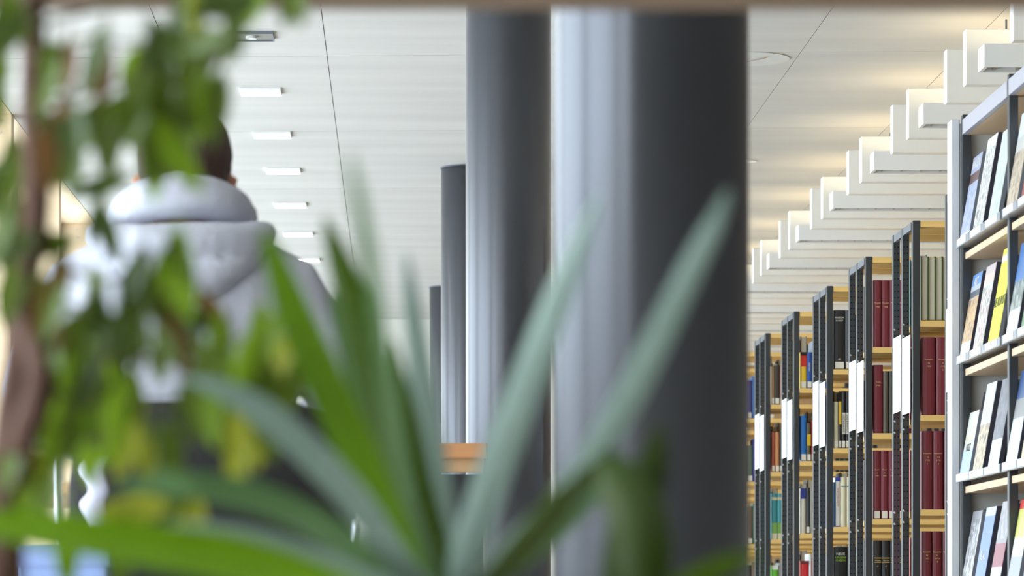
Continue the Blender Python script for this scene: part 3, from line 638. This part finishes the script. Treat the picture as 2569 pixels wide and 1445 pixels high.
# pale scarf hanging over the chair back
bm = bmesh.new()
sp = spline([(262, 1062, 28), (252, 1130, 30), (228, 1180, 34), (248, 1230, 26), (232, 1265, 32), (248, 1310, 26), (240, 1345, 10)], 4)
rings = []
for (x, y, hw) in sp:
    c = P(x, y, 5.855); w = hw * 5.855 / F
    rings.append([c + Vector((math.cos(a_) * w, math.sin(a_) * 0.012 - 0.0, 0)) for a_ in [2 * math.pi * q / 12 for q in range(12)]])
ring_loft(bm, rings)
tag(obj('scarf', bm, M['scarf'], base=P(250, 1200, 5.855), smooth=True), 'crumpled white scarf hanging down at the back of the black chair', 'scarf')
bm = bmesh.new(); a = P(50, 1375, 5.5); b = P(268, 1445, 5.5)
fb = tag(obj('storage_box', B(a.x, b.x, 5.5, 5.78, 0.0, a.z, 0.004), M['paleblue'], base=(a.x, 5.6, 0)), 'pale blue cardboard box standing beside the black chair', 'box')
obj('lid', B(a.x - 0.003, b.x + 0.003, 5.497, 5.783, a.z - 0.03, a.z + 0.003, 0.001), M['paleblue'], fb)

# ================================================================== PERSON
def blob(name, parts, m, parent=None, vox=0.008, smooth_it=4, base=None, disp_=None):
    """closed lofted limbs fused into one continuous surface"""
    bm = bmesh.new()
    for kind, *a in parts:
        if kind == 't': tube(bm, a[0], a[1], a[2] if len(a) > 2 else 14)
        elif kind == 's':
            c, r = a; bmesh.ops.create_icosphere(bm, subdivisions=3, radius=1.0, matrix=Matrix.Translation(c) @ Matrix.Diagonal((r[0], r[1], r[2], 1)))
        elif kind == 'r': ring_loft(bm, a[0])
    bmesh.ops.recalc_face_normals(bm, faces=bm.faces)
    me = bpy.data.meshes.new('raw'); bm.to_mesh(me); bm.free()
    o = bpy.data.objects.new('raw', me); COL.objects.link(o)
    r = o.modifiers.new('r', 'REMESH'); r.mode = 'VOXEL'; r.voxel_size = vox
    s = o.modifiers.new('s', 'SMOOTH'); s.factor = 0.5; s.iterations = smooth_it
    bpy.context.view_layer.update()
    me2 = bpy.data.meshes.new_from_object(o.evaluated_get(bpy.context.evaluated_depsgraph_get()))
    bpy.data.objects.remove(o)
    b2 = bmesh.new(); b2.from_mesh(me2)
    if disp_:
        b2.normal_update()
        for v in b2.verts: v.co += v.normal * disp_(v.co)
    me2.materials.clear()
    return obj(name, b2, m, parent, smooth=True, base=base)
def ell(cx, cy, z, rx, ry, n=20, e=0.85, tilt=0.0):
    out = []
    for q in range(n):
        a_ = 2 * math.pi * q / n; c_, s_ = math.cos(a_), math.sin(a_)
        ex = math.copysign(abs(c_) ** e, c_); ey = math.copysign(abs(s_) ** e, s_)
        out.append(Vector((cx + ex * rx, cy + ey * ry, z + tilt * ey * ry)))
    return out
person = thing('person', 'person seen from behind in a light grey hooded sweatshirt, short brown hair, seated', 'person', (PX, PY, 0))
hx, hy, hz = PX, PY + 0.075, 1.305
body = [('r', [ell(PX, PY + 0.06, 0.49, 0.16, 0.11), ell(PX, PY + 0.04, 0.62, 0.15, 0.10), ell(PX, PY + 0.01, 0.85, 0.155, 0.10), ell(PX, PY, 1.03, 0.17, 0.105), ell(PX, PY + 0.01, 1.11, 0.15, 0.085), ell(PX, PY + 0.03, 1.15, 0.08, 0.07)]),
        ('t', [(PX, PY + 0.03, 1.12), (PX, PY + 0.05, 1.2), (PX, PY + 0.06, 1.27)], [0.062, 0.056, 0.055]),
        ('s', (hx, hy, hz + 0.012), (0.076, 0.095, 0.105)),
        ('s', (hx, hy + 0.045, hz - 0.055), (0.055, 0.052, 0.062)),
        ('t', [(hx, hy + 0.09, hz + 0.02), (hx, hy + 0.115, hz - 0.015), (hx, hy + 0.098, hz - 0.028)], [0.009, 0.015, 0.010], 8)]
for sx in (-1, 1):
    body += [('t', [(PX + sx * 0.14, PY + 0.01, 1.10), (PX + sx * 0.19, PY + 0.02, 1.07), (PX + sx * 0.27, PY + 0.06, 0.89), (PX + sx * 0.26, PY + 0.10, 0.85), (PX + sx * 0.12, PY + 0.37, 0.795), (PX + sx * 0.10, PY + 0.41, 0.785)],
                   [0.055, 0.05, 0.040, 0.042, 0.027, 0.026]),
             ('r', [[Vector((PX + sx * 0.10 + q[0], PY + yy, 0.775 + q[1])) for q in ((0.04 * w_, 0.0), (0.028 * w_, 0.014), (-0.028 * w_, 0.014), (-0.04 * w_, 0.0), (-0.028 * w_, -0.012), (0.028 * w_, -0.012))] for yy, w_ in ((0.39, 0.7), (0.43, 1.0), (0.475, 0.98))]),
             ('t', [(PX + sx * 0.085, PY + 0.06, 0.56), (PX + sx * 0.12, PY + 0.42, 0.545), (PX + sx * 0.12, PY + 0.47, 0.51), (PX + sx * 0.12, PY + 0.46, 0.28), (PX + sx * 0.12, PY + 0.45, 0.08)], [0.085, 0.065, 0.058, 0.050, 0.036]),
             ('t', [(PX + sx * 0.12, PY + 0.43, 0.05), (PX + sx * 0.12, PY + 0.56, 0.035)], [0.036, 0.028]),
             ('t', [(hx + sx * 0.070, hy + 0.007, hz - 0.055), (hx + sx * 0.084, hy - 0.004, hz - 0.035), (hx + sx * 0.088, hy - 0.008, hz - 0.015), (hx + sx * 0.076, hy - 0.0, hz - 0.004)], [0.007, 0.010, 0.011, 0.007], 8)]
    for fi, (fx, ln) in enumerate(((-0.030, 0.062), (-0.010, 0.075), (0.010, 0.07), (0.030, 0.055))):
        x0 = PX + sx * 0.10 - sx * fx * -1
        body.append(('t', [(x0, PY + 0.465, 0.777), (x0, PY + 0.47 + ln * 0.5, 0.779), (x0 - sx * 0.002, PY + 0.47 + ln * 0.85, 0.770), (x0 - sx * 0.003, PY + 0.47 + ln, 0.762)], [0.0092, 0.0088, 0.0082, 0.0068], 8))
    body.append(('t', [(PX + sx * 0.075, PY + 0.42, 0.772), (PX + sx * 0.052, PY + 0.45, 0.770), (PX + sx * 0.045, PY + 0.485, 0.765)], [0.012, 0.0105, 0.0085], 8))
blob('body', body, M['skin'], person, vox=0.0065, smooth_it=3)
for sx in (-1, 1):
    bm = bmesh.new(); bmesh.ops.create_icosphere(bm, subdivisions=2, radius=0.0115, matrix=Matrix.Translation((hx + sx * 0.031, hy + 0.084, hz + 0.018)))
    e = obj('eye', bm, M['eye'], person, smooth=True)
    bm = bmesh.new(); bmesh.ops.create_icosphere(bm, subdivisions=2, radius=0.006, matrix=Matrix.Translation((hx + sx * 0.031, hy + 0.0925, hz + 0.018))); obj('iris', bm, M['iris'], e, smooth=True)
    bm = bmesh.new(); tube(bm, [(hx + sx * 0.014, hy + 0.094, hz + 0.04), (hx + sx * 0.034, hy + 0.09, hz + 0.044), (hx + sx * 0.05, hy + 0.078, hz + 0.037)], [0.003, 0.004, 0.002], 6); obj('eyebrow', bm, M['hair'], person)
bm = bmesh.new(); tube(bm, [(hx - 0.022, hy + 0.088, hz - 0.060), (hx, hy + 0.096, hz - 0.057), (hx + 0.022, hy + 0.088, hz - 0.060)], [0.003, 0.007, 0.003], 8); obj('mouth', bm, M['lips'], person, smooth=True)
hn = lambda co: 0.004 * mnoise.noise(Vector((co.x * 60, co.y * 60, co.z * 18)))
blob('hair', [('s', (hx, hy - 0.012, hz + 0.026), (0.088, 0.102, 0.108)), ('s', (hx, hy - 0.035, hz - 0.02), (0.080, 0.070, 0.085)), ('t', [(hx, hy + 0.055, hz + 0.09), (hx + 0.02, hy + 0.085, hz + 0.078)], [0.04, 0.028])], M['hair'], person, vox=0.006, disp_=hn)
# hooded sweatshirt
def cloth(co):
    return 0.005 * mnoise.noise(co * 9) + 0.0035 * mnoise.noise(Vector((co.x * 22, co.y * 22, co.z * 10)))
hood_parts = [('r', [ell(PX, PY + 0.06, 0.50, 0.185, 0.125), ell(PX, PY + 0.05, 0.60, 0.19, 0.13), ell(PX, PY + 0.02, 0.80, 0.20, 0.125), ell(PX, PY + 0.0, 0.93, 0.208, 0.13), ell(PX, PY - 0.005, 1.03, 0.212, 0.13), ell(PX, PY, 1.10, 0.20, 0.115), ell(PX, PY + 0.01, 1.155, 0.150, 0.095), ell(PX, PY + 0.03, 1.195, 0.09, 0.08)])]
for sx in (-1, 1):
    hood_parts.append(('t', [(PX + sx * 0.11, PY + 0.01, 1.11), (PX + sx * 0.19, PY + 0.01, 1.075), (PX + sx * 0.245, PY + 0.02, 0.99), (PX + sx * 0.275, PY + 0.06, 0.90), (PX + sx * 0.275, PY + 0.10, 0.86), (PX + sx * 0.19, PY + 0.26, 0.83), (PX + sx * 0.115, PY + 0.39, 0.80)],
                        [0.075, 0.072, 0.066, 0.060, 0.058, 0.052, 0.042]))
blob('hooded_sweatshirt', hood_parts, M['hoodie'], person, vox=0.009, smooth_it=5, disp_=cloth)
hp = []
ring = []
for q in range(25):
    a_ = math.radians(-60 + 300 * q / 24)   # opening to the front
    a2 = a_ + math.pi
    back = 0.5 - 0.5 * math.sin(a2 + 0) if False else max(0.0, -math.sin(a_ - math.pi / 2 - math.pi / 2 + math.pi / 2))
    ring.append(a_)
pts = []; rad = []
for q in range(23):
    th = math.radians(-145 + 290 * q / 22)          # 0 = straight back
    x = PX + math.sin(th) * 0.105; y = PY + 0.055 - math.cos(th) * 0.105
    bk = max(0, math.cos(th))
    pts.append((x, y, 1.235 + 0.012 * bk - 0.02 * (1 - bk))); rad.append((0.030 + 0.012 * bk, 0.034 + 0.008 * bk))
hp.append(('t', pts, rad, 12))
pts = []; rad = []
for q in range(17):
    th = math.radians(-88 + 176 * q / 16)
    x = PX + math.sin(th) * 0.150; y = PY + 0.01 - math.cos(th) * 0.125
    bk = max(0, math.cos(th))
    pts.append((x, y, 1.185 - 0.035 * bk)); rad.append((0.022 + 0.020 * bk, 0.026 + 0.024 * bk))
hp.append(('t', pts, rad, 12))
pts = []; rad = []
for q in range(13):
    th = math.radians(-66 + 132 * q / 12)
    x = PX + 0.01 + math.sin(th) * 0.125; y = PY - 0.0 - math.cos(th) * 0.135
    bk = max(0, math.cos(th))
    pts.append((x, y, 1.165 - 0.085 * bk ** 1.5)); rad.append((0.016 + 0.018 * bk, 0.018 + 0.022 * bk))
hp.append(('t', pts, rad, 12))
blob('hood', hp, M['hoodie'], person, vox=0.007, smooth_it=3, disp_=lambda co: 0.004 * mnoise.noise(Vector((co.x * 12, co.y * 12, co.z * 40))))
tp = [('r', [ell(PX, PY + 0.06, 0.478, 0.175, 0.13), ell(PX, PY + 0.06, 0.56, 0.18, 0.125), ell(PX, PY + 0.05, 0.66, 0.165, 0.11)])]
for sx in (-1, 1):
    tp.append(('t', [(PX + sx * 0.085, PY + 0.06, 0.565), (PX + sx * 0.12, PY + 0.42, 0.55), (PX + sx * 0.12, PY + 0.475, 0.515), (PX + sx * 0.12, PY + 0.465, 0.28), (PX + sx * 0.12, PY + 0.455, 0.10)], [0.092, 0.074, 0.068, 0.06, 0.052]))
blob('trousers', tp, M['jeans'], person, vox=0.010)
for sx in (-1, 1):
    blob('shoe', [('t', [(PX + sx * 0.12, PY + 0.41, 0.045), (PX + sx * 0.12, PY + 0.50, 0.042), (PX + sx * 0.12, PY + 0.62, 0.032)], [0.042, 0.042, 0.030]), ('t', [(PX + sx * 0.12, PY + 0.44, 0.05), (PX + sx * 0.12, PY + 0.445, 0.09)], [0.045, 0.045])], M['shoe'], person, vox=0.008)

# ================================================================== PLANTS
# wooden plant shelf overhead
ps = thing('plant_shelf', 'blurred brown wooden shelf board running overhead close to the camera', 'shelf', (0.1, 2.45, 0))
zb = CAMZ + (CY - 27) * 2.6 / F
obj('board', B(-0.62, 0.78, 2.36, 2.6, zb, zb + 0.03, 0.002), M['shelfbrown'], ps)
for xx in (-0.62, 0.75):
    obj('side_panel', B(xx, xx + 0.03, 2.36, 2.6, 0, zb - 0.001, 0.002), M['shelfbrown'], ps)

def leaf_mesh(name, L, Wd, fold, curl, tipk=1.0):
    bm = bmesh.new(); n_ = 8; rows = []
    for i in range(n_ + 1):
        t = i / n_
        w = Wd * math.sin(math.pi * min(1, t * 0.93 + 0.02)) ** 0.75 * (1 - 0.35 * t)
        if i == n_: w = 0.0004
        z = -L * t; y = -curl * t * t
        rows.append([bm.verts.new((-w, y - fold * w, z)), bm.verts.new((-w * 0.5, y - fold * w * 0.4, z)), bm.verts.new((0, y, z)), bm.verts.new((w * 0.5, y - fold * w * 0.4, z)), bm.verts.new((w, y - fold * w, z))])
    for a_, b_ in zip(rows[:-1], rows[1:]):
        for k_ in range(4): bm.faces.new((a_[k_], a_[k_ + 1], b_[k_ + 1], b_[k_]))
    # petiole
    tube(bm, [(0, 0.0, 0.0), (0, 0.001, 0.007), (0, 0.002, 0.014)], 0.0007, 5)
    me = bpy.data.meshes.new(name); bm.to_mesh(me); bm.free()
    for p in me.polygons: p.use_smooth = True
    return me
LM = {}
def leaf_me(kind, mi):
    k_ = (kind, mi)
    if k_ not in LM:
        L_, W2, fo, cu = [(0.046, 0.0098, 0.35, 0.007), (0.040, 0.0092, 0.2, 0.004), (0.052, 0.0105, 0.3, 0.012), (0.034, 0.0088, 0.3, 0.004)][kind]
        me = leaf_mesh('leaf', L_, W2, fo, cu); me.materials.append(LEAF[mi]); LM[k_] = me
    return LM[k_]
fic = thing('weeping_fig', 'blurred weeping fig tree with brown stems and hanging green leaves close to the camera', 'potted plant', (-0.24, 2.15, 0))
FD = 2.15
bm = bmesh.new()
s1 = [(100, -120, 2.2, 30), (82, 0, 2.2, 34), (84, 150, 2.19, 33), (82, 300, 2.18, 34), (92, 430, 2.16, 38), (88, 560, 2.15, 38), (66, 690, 2.14, 38), (52, 800, 2.13, 40), (48, 900, 2.13, 42), (34, 1010, 2.12, 46), (22, 1150, 2.12, 50), (12, 1300, 2.12, 52), (8, 1450, 2.12, 54)]
sp = spline(s1, 3)
tube(bm, [P(x, y, d) for x, y, d, r in sp], [r * 2.15 / F for x, y, d, r in sp], 12)
obj('trunk', bm, M['trunk'], fic, smooth=True)
bm = bmesh.new()
low = P(8, 1450, 2.12)
tube(bm, [low, Vector((-0.25, 2.13, 0.40)), Vector((-0.245, 2.15, 0.24))], [0.0136, 0.016, 0.02], 12); obj('trunk', bm, M['trunk'], fic, smooth=True)
bm = bmesh.new(); sp = spline([(52, 800, 2.12, 22), (95, 900, 2.08, 34), (100, 980, 2.06, 40), (62, 1090, 2.07, 40), (30, 1200, 2.1, 40)], 4)
tube(bm, [P(x, y, d) for x, y, d, r in sp], [r * 2.1 / F for x, y, d, r in sp], 10); obj('branch', bm, M['trunk'], fic, smooth=True)
branches = [[(84, 60), (250, 20), (440, -20), (600, -30), (740, -20)], [(84, 150), (170, 110), (240, 95), (330, 110), (440, 90), (520, 60)],
            [(88, 260), (200, 240), (320, 200), (420, 170), (480, 230)], [(90, 330), (180, 300), (280, 300), (380, 300), (440, 350)],
            [(86, 600), (150, 650), (210, 690), (300, 700), (380, 640), (440, 640)], [(66, 700), (150, 760), (260, 790), (380, 780), (470, 770)],
            [(52, 820), (160, 870), (280, 900), (420, 900), (560, 870), (640, 830)], [(60, 950), (160, 990), (280, 1020), (420, 1010), (520, 990), (620, 1010)],
            [(40, 640), (20, 600), (0, 540)], [(30, 1050), (120, 1090), (220, 1100), (330, 1120), (400, 1130)], [(80, 40), (40, 10), (0, -20)]]
for br in branches:
    bm = bmesh.new(); q = spline([(x, y, FD - 0.03 + 0.06 * random.random()) for x, y in br], 4)
    tube(bm, [P(*c) for c in q], [0.0022 * (1 - 0.7 * i / len(q)) for i in range(len(q))], 6); obj('twig', bm, M['twig'], fic, smooth=True)
leaves = []   # (x, y of the leaf's middle, angle from hanging, kind, colour)
def lf(x, y, a_=0, kind=None, c=0): leaves.append((x, y, a_, kind, c))
for x, y, a_, c in [
 (15, 60, 10, 1), (40, 40, -20, 0), (28, 95, 25, 1), (5, 120, 0, 0), (2, 200, 5, 0), (-5, 260, 0, 0),
 (118, 190, 10, 0), (128, 225, 14, 0), (250, 160, 8, 1), (262, 185, 5, 4), (180, 175, -5, 4),
 (452, 40, 5, 0), (448, 110, 0, 1), (455, 150, -8, 0), (478, 130, 20, 0), (500, 95, 80, 0), (540, 98, 88, 0), (575, 70, -2, 1), (580, 110, 6, 0),
 (478, 40, 10, 3), (470, 80, -15, 0), (600, 15, 25, 0), (625, 20, 40, 2), (735, 22, 5, 0), (745, 10, -10, 0), (560, 20, 80, 1), (500, 15, 60, 1),
 (335, 195, 5, 2), (352, 230, 0, 0), (375, 190, -5, 1), (400, 170, 5, 0), (415, 150, -20, 1), (440, 175, 15, 1), (470, 200, 25, 0), (490, 235, 10, 1), (500, 180, 30, 0), (460, 130, 35, 1),
 (520, 250, 0, 2), (540, 270, 8, 0), (505, 290, -10, 0), (480, 300, 5, 2), (455, 290, -5, 0), (430, 300, 10, 1), (400, 290, 0, 0), (375, 270, -5, 0), (350, 290, 15, 0), (320, 280, 35, 0), (300, 275, 50, 1),
 (390, 240, 10, 1), (380, 320, 10, 0), (410, 350, 5, 0), (385, 370, -5, 0), (372, 410, 8, 0), (380, 430, 2, 2), (430, 370, -15, 0), (450, 390, -30, 2), (460, 350, -20, 0), (330, 320, -10, 0), (300, 310, 10, 0), (280, 350, 5, 0),
 (210, 320, 30, 0), (180, 310, 60, 1), (245, 310, 45, 0), (225, 340, 10, 0), (195, 360, -8, 1), (205, 400, -5, 0), (190, 420, 10, 0), (165, 350, 15, 1), (145, 330, 20, 4), (150, 390, 5, 0), (135, 420, 10, 0), (120, 340, -10, 1), (110, 400, 0, 4), (270, 370, -5, 0), (275, 395, -8, 0),
 (250, 465, 75, 1), (262, 560, 0, 1), (270, 590, -15, 1),
 (20, 420, 10, 0), (5, 470, 0, 1), (35, 480, 15, 0), (10, 540, -5, 0), (40, 560, 20, 0), (5, 610, 10, 0), (45, 630, 40, 1), (90, 620, 80, 0), (35, 690, -30, 1), (90, 740, -35, 1), (20, 740, 10, 0),
 (150, 700, 0, 1), (345, 705, 10, 1), (350, 730, -5, 0), (330, 700, 20, 1), (415, 670, 25, 0), (440, 680, 5, 2), (460, 720, -5, 2), (450, 660, -20, 0), (425, 740, -8, 0),
 (265, 745, -20, 0), (240, 790, 10, 1), (255, 830, 0, 1), (200, 820, 15, 0), (175, 850, 0, 0), (225, 860, -8, 0), (285, 850, 8, 1), (300, 890, 0, 0), (330, 870, -20, 0), (350, 830, -25, 0), (355, 790, -15, 0), (365, 750, -10, 0), (320, 820, 20, 0),
 (150, 790, 5, 0), (130, 850, -5, 4), (160, 900, 0, 2), (200, 920, 10, 2), (240, 930, -5, 0), (270, 950, 5, 4), (180, 960, -5, 0), (220, 980, 5, 1), (140, 960, 0, 0), (110, 830, 10, 0), (130, 760, 20, 4), (100, 780, 0, 0), (300, 960, -10, 2), (150, 1020, 5, 0), (250, 1010, 0, 0), (290, 1020, 8, 0), (310, 1050, 0, 2),
 (470, 800, -30, 1), (440, 830, -30, 0), (420, 870, -30, 0), (455, 860, -20, 4), (490, 790, -50, 1), (410, 920, -20, 0), (545, 800, -30, 4),
 (645, 840, 10, 2), (665, 860, 25, 2), (690, 900, 35, 3), (710, 930, 20, 3), (725, 970, 10, 0), (560, 880, -8, 2), (570, 900, 5, 0), (600, 910, 30, 2), (620, 940, 20, 0), (530, 920, -35, 0), (540, 950, 10, 0), (650, 950, 10, 0), (680, 970, -10, 0), (500, 950, 20, 0),
 (490, 1010, 5, 2), (470, 1040, -10, 0), (530, 1040, 0, 2), (560, 1050, -5, 0), (580, 1100, 5, 3), (600, 1140, 0, 3), (640, 1100, 5, 3), (655, 1060, -5, 0), (620, 1040, 8, 2), (550, 1090, 10, 0), (520, 1000, 20, 0), (700, 1020, 5, 0), (590, 1020, -5, 2),
 (190, 1060, 0, 2), (210, 1100, 0, 2), (215, 1140, 3, 2), (275, 1080, 10, 2), (300, 1110, 30, 2), (310, 1130, 25, 3), (170, 1070, 5, 0), (240, 1060, -5, 0), (330, 1080, 5, 0), (335, 1030, 0, 0),
 (130, 1080, 10, 2), (115, 1130, 0, 2), (100, 1180, 5, 3), (75, 1220, -5, 2), (60, 1130, 0, 0), (30, 1060, 10, 0), (40, 1180, 0, 0), (140, 1180, 5, 0), (110, 1260, 8, 1), (140, 1260, 0, 0), (60, 1280, 5, 2), (20, 1260, 0, 0),
 (360, 1150, 5, 3), (390, 1140, -5, 0), (410, 1160, 3, 0), (425, 1130, 0, 0), (375, 1190, 8, 0),
 (300, 1270, 70, 3), (340, 1285, 80, 3), (290, 1300, 60, 2), (460, 1290, 10, 3), (480, 1310, 0, 3), (420, 1250, 20, 0), (160, 1380, 5, 2), (170, 1420, 0, 2), (300, 1400, 10, 0)]:
    lf(x, y, a_, None, c)
random.seed(11)
for (x, y, a_, kind, c) in leaves:
    kd = random.choice([0, 0, 1, 2, 3]) if kind is None else kind
    d = FD + random.uniform(-0.10, 0.10)
    o = link('leaf', leaf_me(kd, c), None, fic)
    o.rotation_euler = (random.uniform(-0.35, 0.35), math.radians(a_ + random.uniform(-6, 6)), random.uniform(-0.6, 0.6))
    sc = random.uniform(0.85, 1.1); o.scale = (sc, sc, sc)
    Ln = [0.046, 0.040, 0.052, 0.034][kd] * sc
    th = math.radians(a_)
    base = P(x, y, d) + Vector((math.sin(th) * Ln / 2, 0, math.cos(th) * Ln / 2))
    o.location = base - WL[fic.name]
def pot(parent, c, r, h, zbase):
    bm = bmesh.new(); lathe(bm, (c[0], c[1], zbase), [(r * 0.72, 0), (r * 0.78, 0.01), (r, h * 0.95), (r * 1.04, h), (r * 0.95, h), (r * 0.9, h * 0.9), (r * 0.88, h * 0.88)], 32)
    o = obj('pot', bm, M['pot'], parent, smooth=True)
    bm = bmesh.new(); cyl(bm, (c[0], c[1], zbase + h * 0.885), r * 0.885, 0.006, 24); obj('soil', bm, M['soil'], parent)
pot(fic, (-0.245, 2.15), 0.13, 0.25, 0.0)

# spider plant on a small stand
SP0 = P(1130, 1500, 2.2)
std = thing('plant_stand', 'low wooden stand below the strap-leaved plant', 'table', (SP0.x, 2.2, 0))
bm = bmesh.new(); cyl(bm, (SP0.x, 2.2, 0.33), 0.13, 0.02, 32); obj('tabletop', bm, M['tablewood'], std)
for q in range(3):
    a_ = 2 * math.pi * q / 3; bm = bmesh.new(); tube(bm, [(SP0.x + math.cos(a_) * 0.09, 2.2 + math.sin(a_) * 0.09, 0.332), (SP0.x + math.cos(a_) * 0.12, 2.2 + math.sin(a_) * 0.12, 0.0)], [0.012, 0.009], 8); obj('leg', bm, M['tablewood'], std)
spp = thing('strap_leaved_plant', 'blurred potted plant with long arching green strap leaves close to the camera', 'potted plant', (SP0.x, 2.2, 0.35))
pot(spp, (SP0.x, 2.2), 0.075, 0.13, 0.35)
def strap(name, pts, wpx, mi, twist=0.0, fold=0.35):
    """pts: (x, y, d) from base to tip; wpx: full widths in the same order"""
    q = spline([tuple(p) + (w,) for p, w in zip(pts, wpx)], 8)
    bm = bmesh.new(); rows = []
    V = [P(x, y, d) for x, y, d, w in q]
    for i, (x, y, d, w) in enumerate(q):
        T = (V[min(i + 1, len(V) - 1)] - V[max(i - 1, 0)]).normalized()
        s_ = T.cross(Vector((0, 1, 0))).normalized(); s_ = Matrix.Rotation(twist, 3, T) @ s_
        nrm = s_.cross(T).normalized(); hw = max(w, 1.5) * 0.5 * d / F
        rows.append([bm.verts.new(V[i] + s_ * hw * k_ + nrm * (abs(k_) * fold * hw)) for k_ in (-1, -0.5, 0, 0.5, 1)])
    for a_, b_ in zip(rows[:-1], rows[1:]):
        for k_ in range(4): bm.faces.new((a_[k_], a_[k_ + 1], b_[k_ + 1], b_[k_]))
    return obj('leaf', bm, STRAP[mi], spp, smooth=True)
bx, by = 1130, 1510
strap('a', [(bx - 40, by, 2.2), (1010, 1390, 2.18), (920, 1180, 2.14), (820, 960, 2.1), (740, 780, 2.06), (690, 650, 2.04), (662, 575, 2.03)], [50, 92, 104, 104, 88, 56, 14], 0, 0.2)
strap('b', [(bx - 20, by, 2.2), (1060, 1400, 2.2), (1000, 1180, 2.2), (940, 950, 2.2), (880, 750, 2.2), (838, 620, 2.2), (815, 545, 2.2)], [50, 100, 112, 104, 84, 52, 12], 1, -0.2)
strap('b2', [(bx - 30, by, 2.22), (1010, 1300, 2.24), (950, 1080, 2.26), (890, 900, 2.27), (850, 800, 2.28), (830, 730, 2.28)], [40, 70, 80, 64, 40, 10], 3, 0.4)
strap('c', [(bx - 10, by, 2.15), (1030, 1250, 2.0), (980, 1000, 1.85), (945, 750, 1.75), (915, 560, 1.68), (892, 450, 1.65), (876, 380, 1.64)], [30, 46, 52, 50, 44, 30, 8], 3, 0.5)
strap('d', [(bx, by, 2.2), (1120, 1380, 2.22), (1090, 1150, 2.25), (1062, 950, 2.28), (1040, 790, 2.3), (1028, 700, 2.31), (1022, 635, 2.32)], [46, 72, 78, 72, 52, 30, 8], 2, 0.3)
strap('d2', [(bx, by, 2.2), (1100, 1400, 2.2), (1050, 1200, 2.2), (1025, 1050, 2.2), (1000, 930, 2.2), (985, 850, 2.2)], [40, 70, 70, 56, 34, 8], 1, 0.2)
strap('e', [(bx + 20, by, 2.2), (1165, 1400, 2.18), (1230, 1200, 2.14), (1300, 1010, 2.1), (1370, 820, 2.07), (1440, 640, 2.05), (1505, 490, 2.04)], [50, 90, 92, 88, 78, 54, 14], 2, -0.2)
strap('f', [(bx + 60, by, 2.15), (1270, 1400, 2.08), (1420, 1250, 2.0), (1540, 1070, 1.94), (1640, 880, 1.9), (1730, 690, 1.88), (1795, 560, 1.86), (1828, 478, 1.86)], [46, 70, 76, 78, 76, 66, 46, 14], 2, 0.3)
strap('f2', [(1475, 1165, 1.97), (1560, 1030, 1.95), (1640, 880, 1.93), (1700, 740, 1.92), (1740, 660, 1.91)], [10, 40, 50, 36, 10], 0, -0.6)
strap('g', [(bx + 40, by, 2.15), (1270, 1420, 2.08), (1370, 1300, 2.02), (1450, 1200, 1.98), (1500, 1165, 1.96), (1555, 1210, 1.93), (1600, 1300, 1.91), (1615, 1400, 1.9), (1620, 1480, 1.9)], [50, 66, 74, 76, 90, 130, 150, 150, 120], 4, 0.0)
strap('g2', [(1560, 1480, 1.92), (1590, 1350, 1.93), (1625, 1220, 1.94), (1650, 1120, 1.95), (1655, 1060, 1.96)], [110, 130, 100, 60, 12], 4, 0.1)
strap('h', [(bx - 30, by, 2.2), (1000, 1400, 2.14), (900, 1260, 2.08), (800, 1150, 2.03), (700, 1060, 2.0), (610, 1000, 1.98), (530, 965, 1.97), (470, 950, 1.97)], [50, 76, 84, 86, 82, 66, 40, 10], 2, 0.3)
strap('i', [(bx - 40, by, 2.2), (1000, 1450, 2.16), (880, 1375, 2.1), (760, 1300, 2.05), (640, 1250, 2.02), (500, 1222, 2.0), (380, 1215, 2.0), (290, 1225, 2.0)], [50, 70, 76, 80, 80, 70, 46, 12], 3, -0.2)
strap('j', [(bx - 40, by, 2.15), (960, 1480, 2.1), (800, 1420, 2.03), (640, 1370, 2.0), (480, 1345, 1.98), (340, 1335, 1.97)], [60, 80, 96, 96, 80, 14], 2, 0.2)
strap('j2', [(1040, 1560, 2.0), (820, 1480, 1.92), (600, 1410, 1.88), (400, 1375, 1.86), (200, 1345, 1.85), (60, 1325, 1.85), (-80, 1310, 1.85)], [70, 110, 124, 118, 106, 90, 60], 0, -0.2)
strap('k', [(1600, 1560, 1.9), (1720, 1470, 1.9), (1820, 1420, 1.9), (1905, 1385, 1.9)], [50, 60, 56, 10], 1, 0.1)
strap('l', [(bx + 30, by, 2.2), (1260, 1440, 2.2), (1400, 1330, 2.2), (1500, 1230, 2.2), (1560, 1150, 2.2)], [40, 60, 56, 40, 8], 3, 0.3)
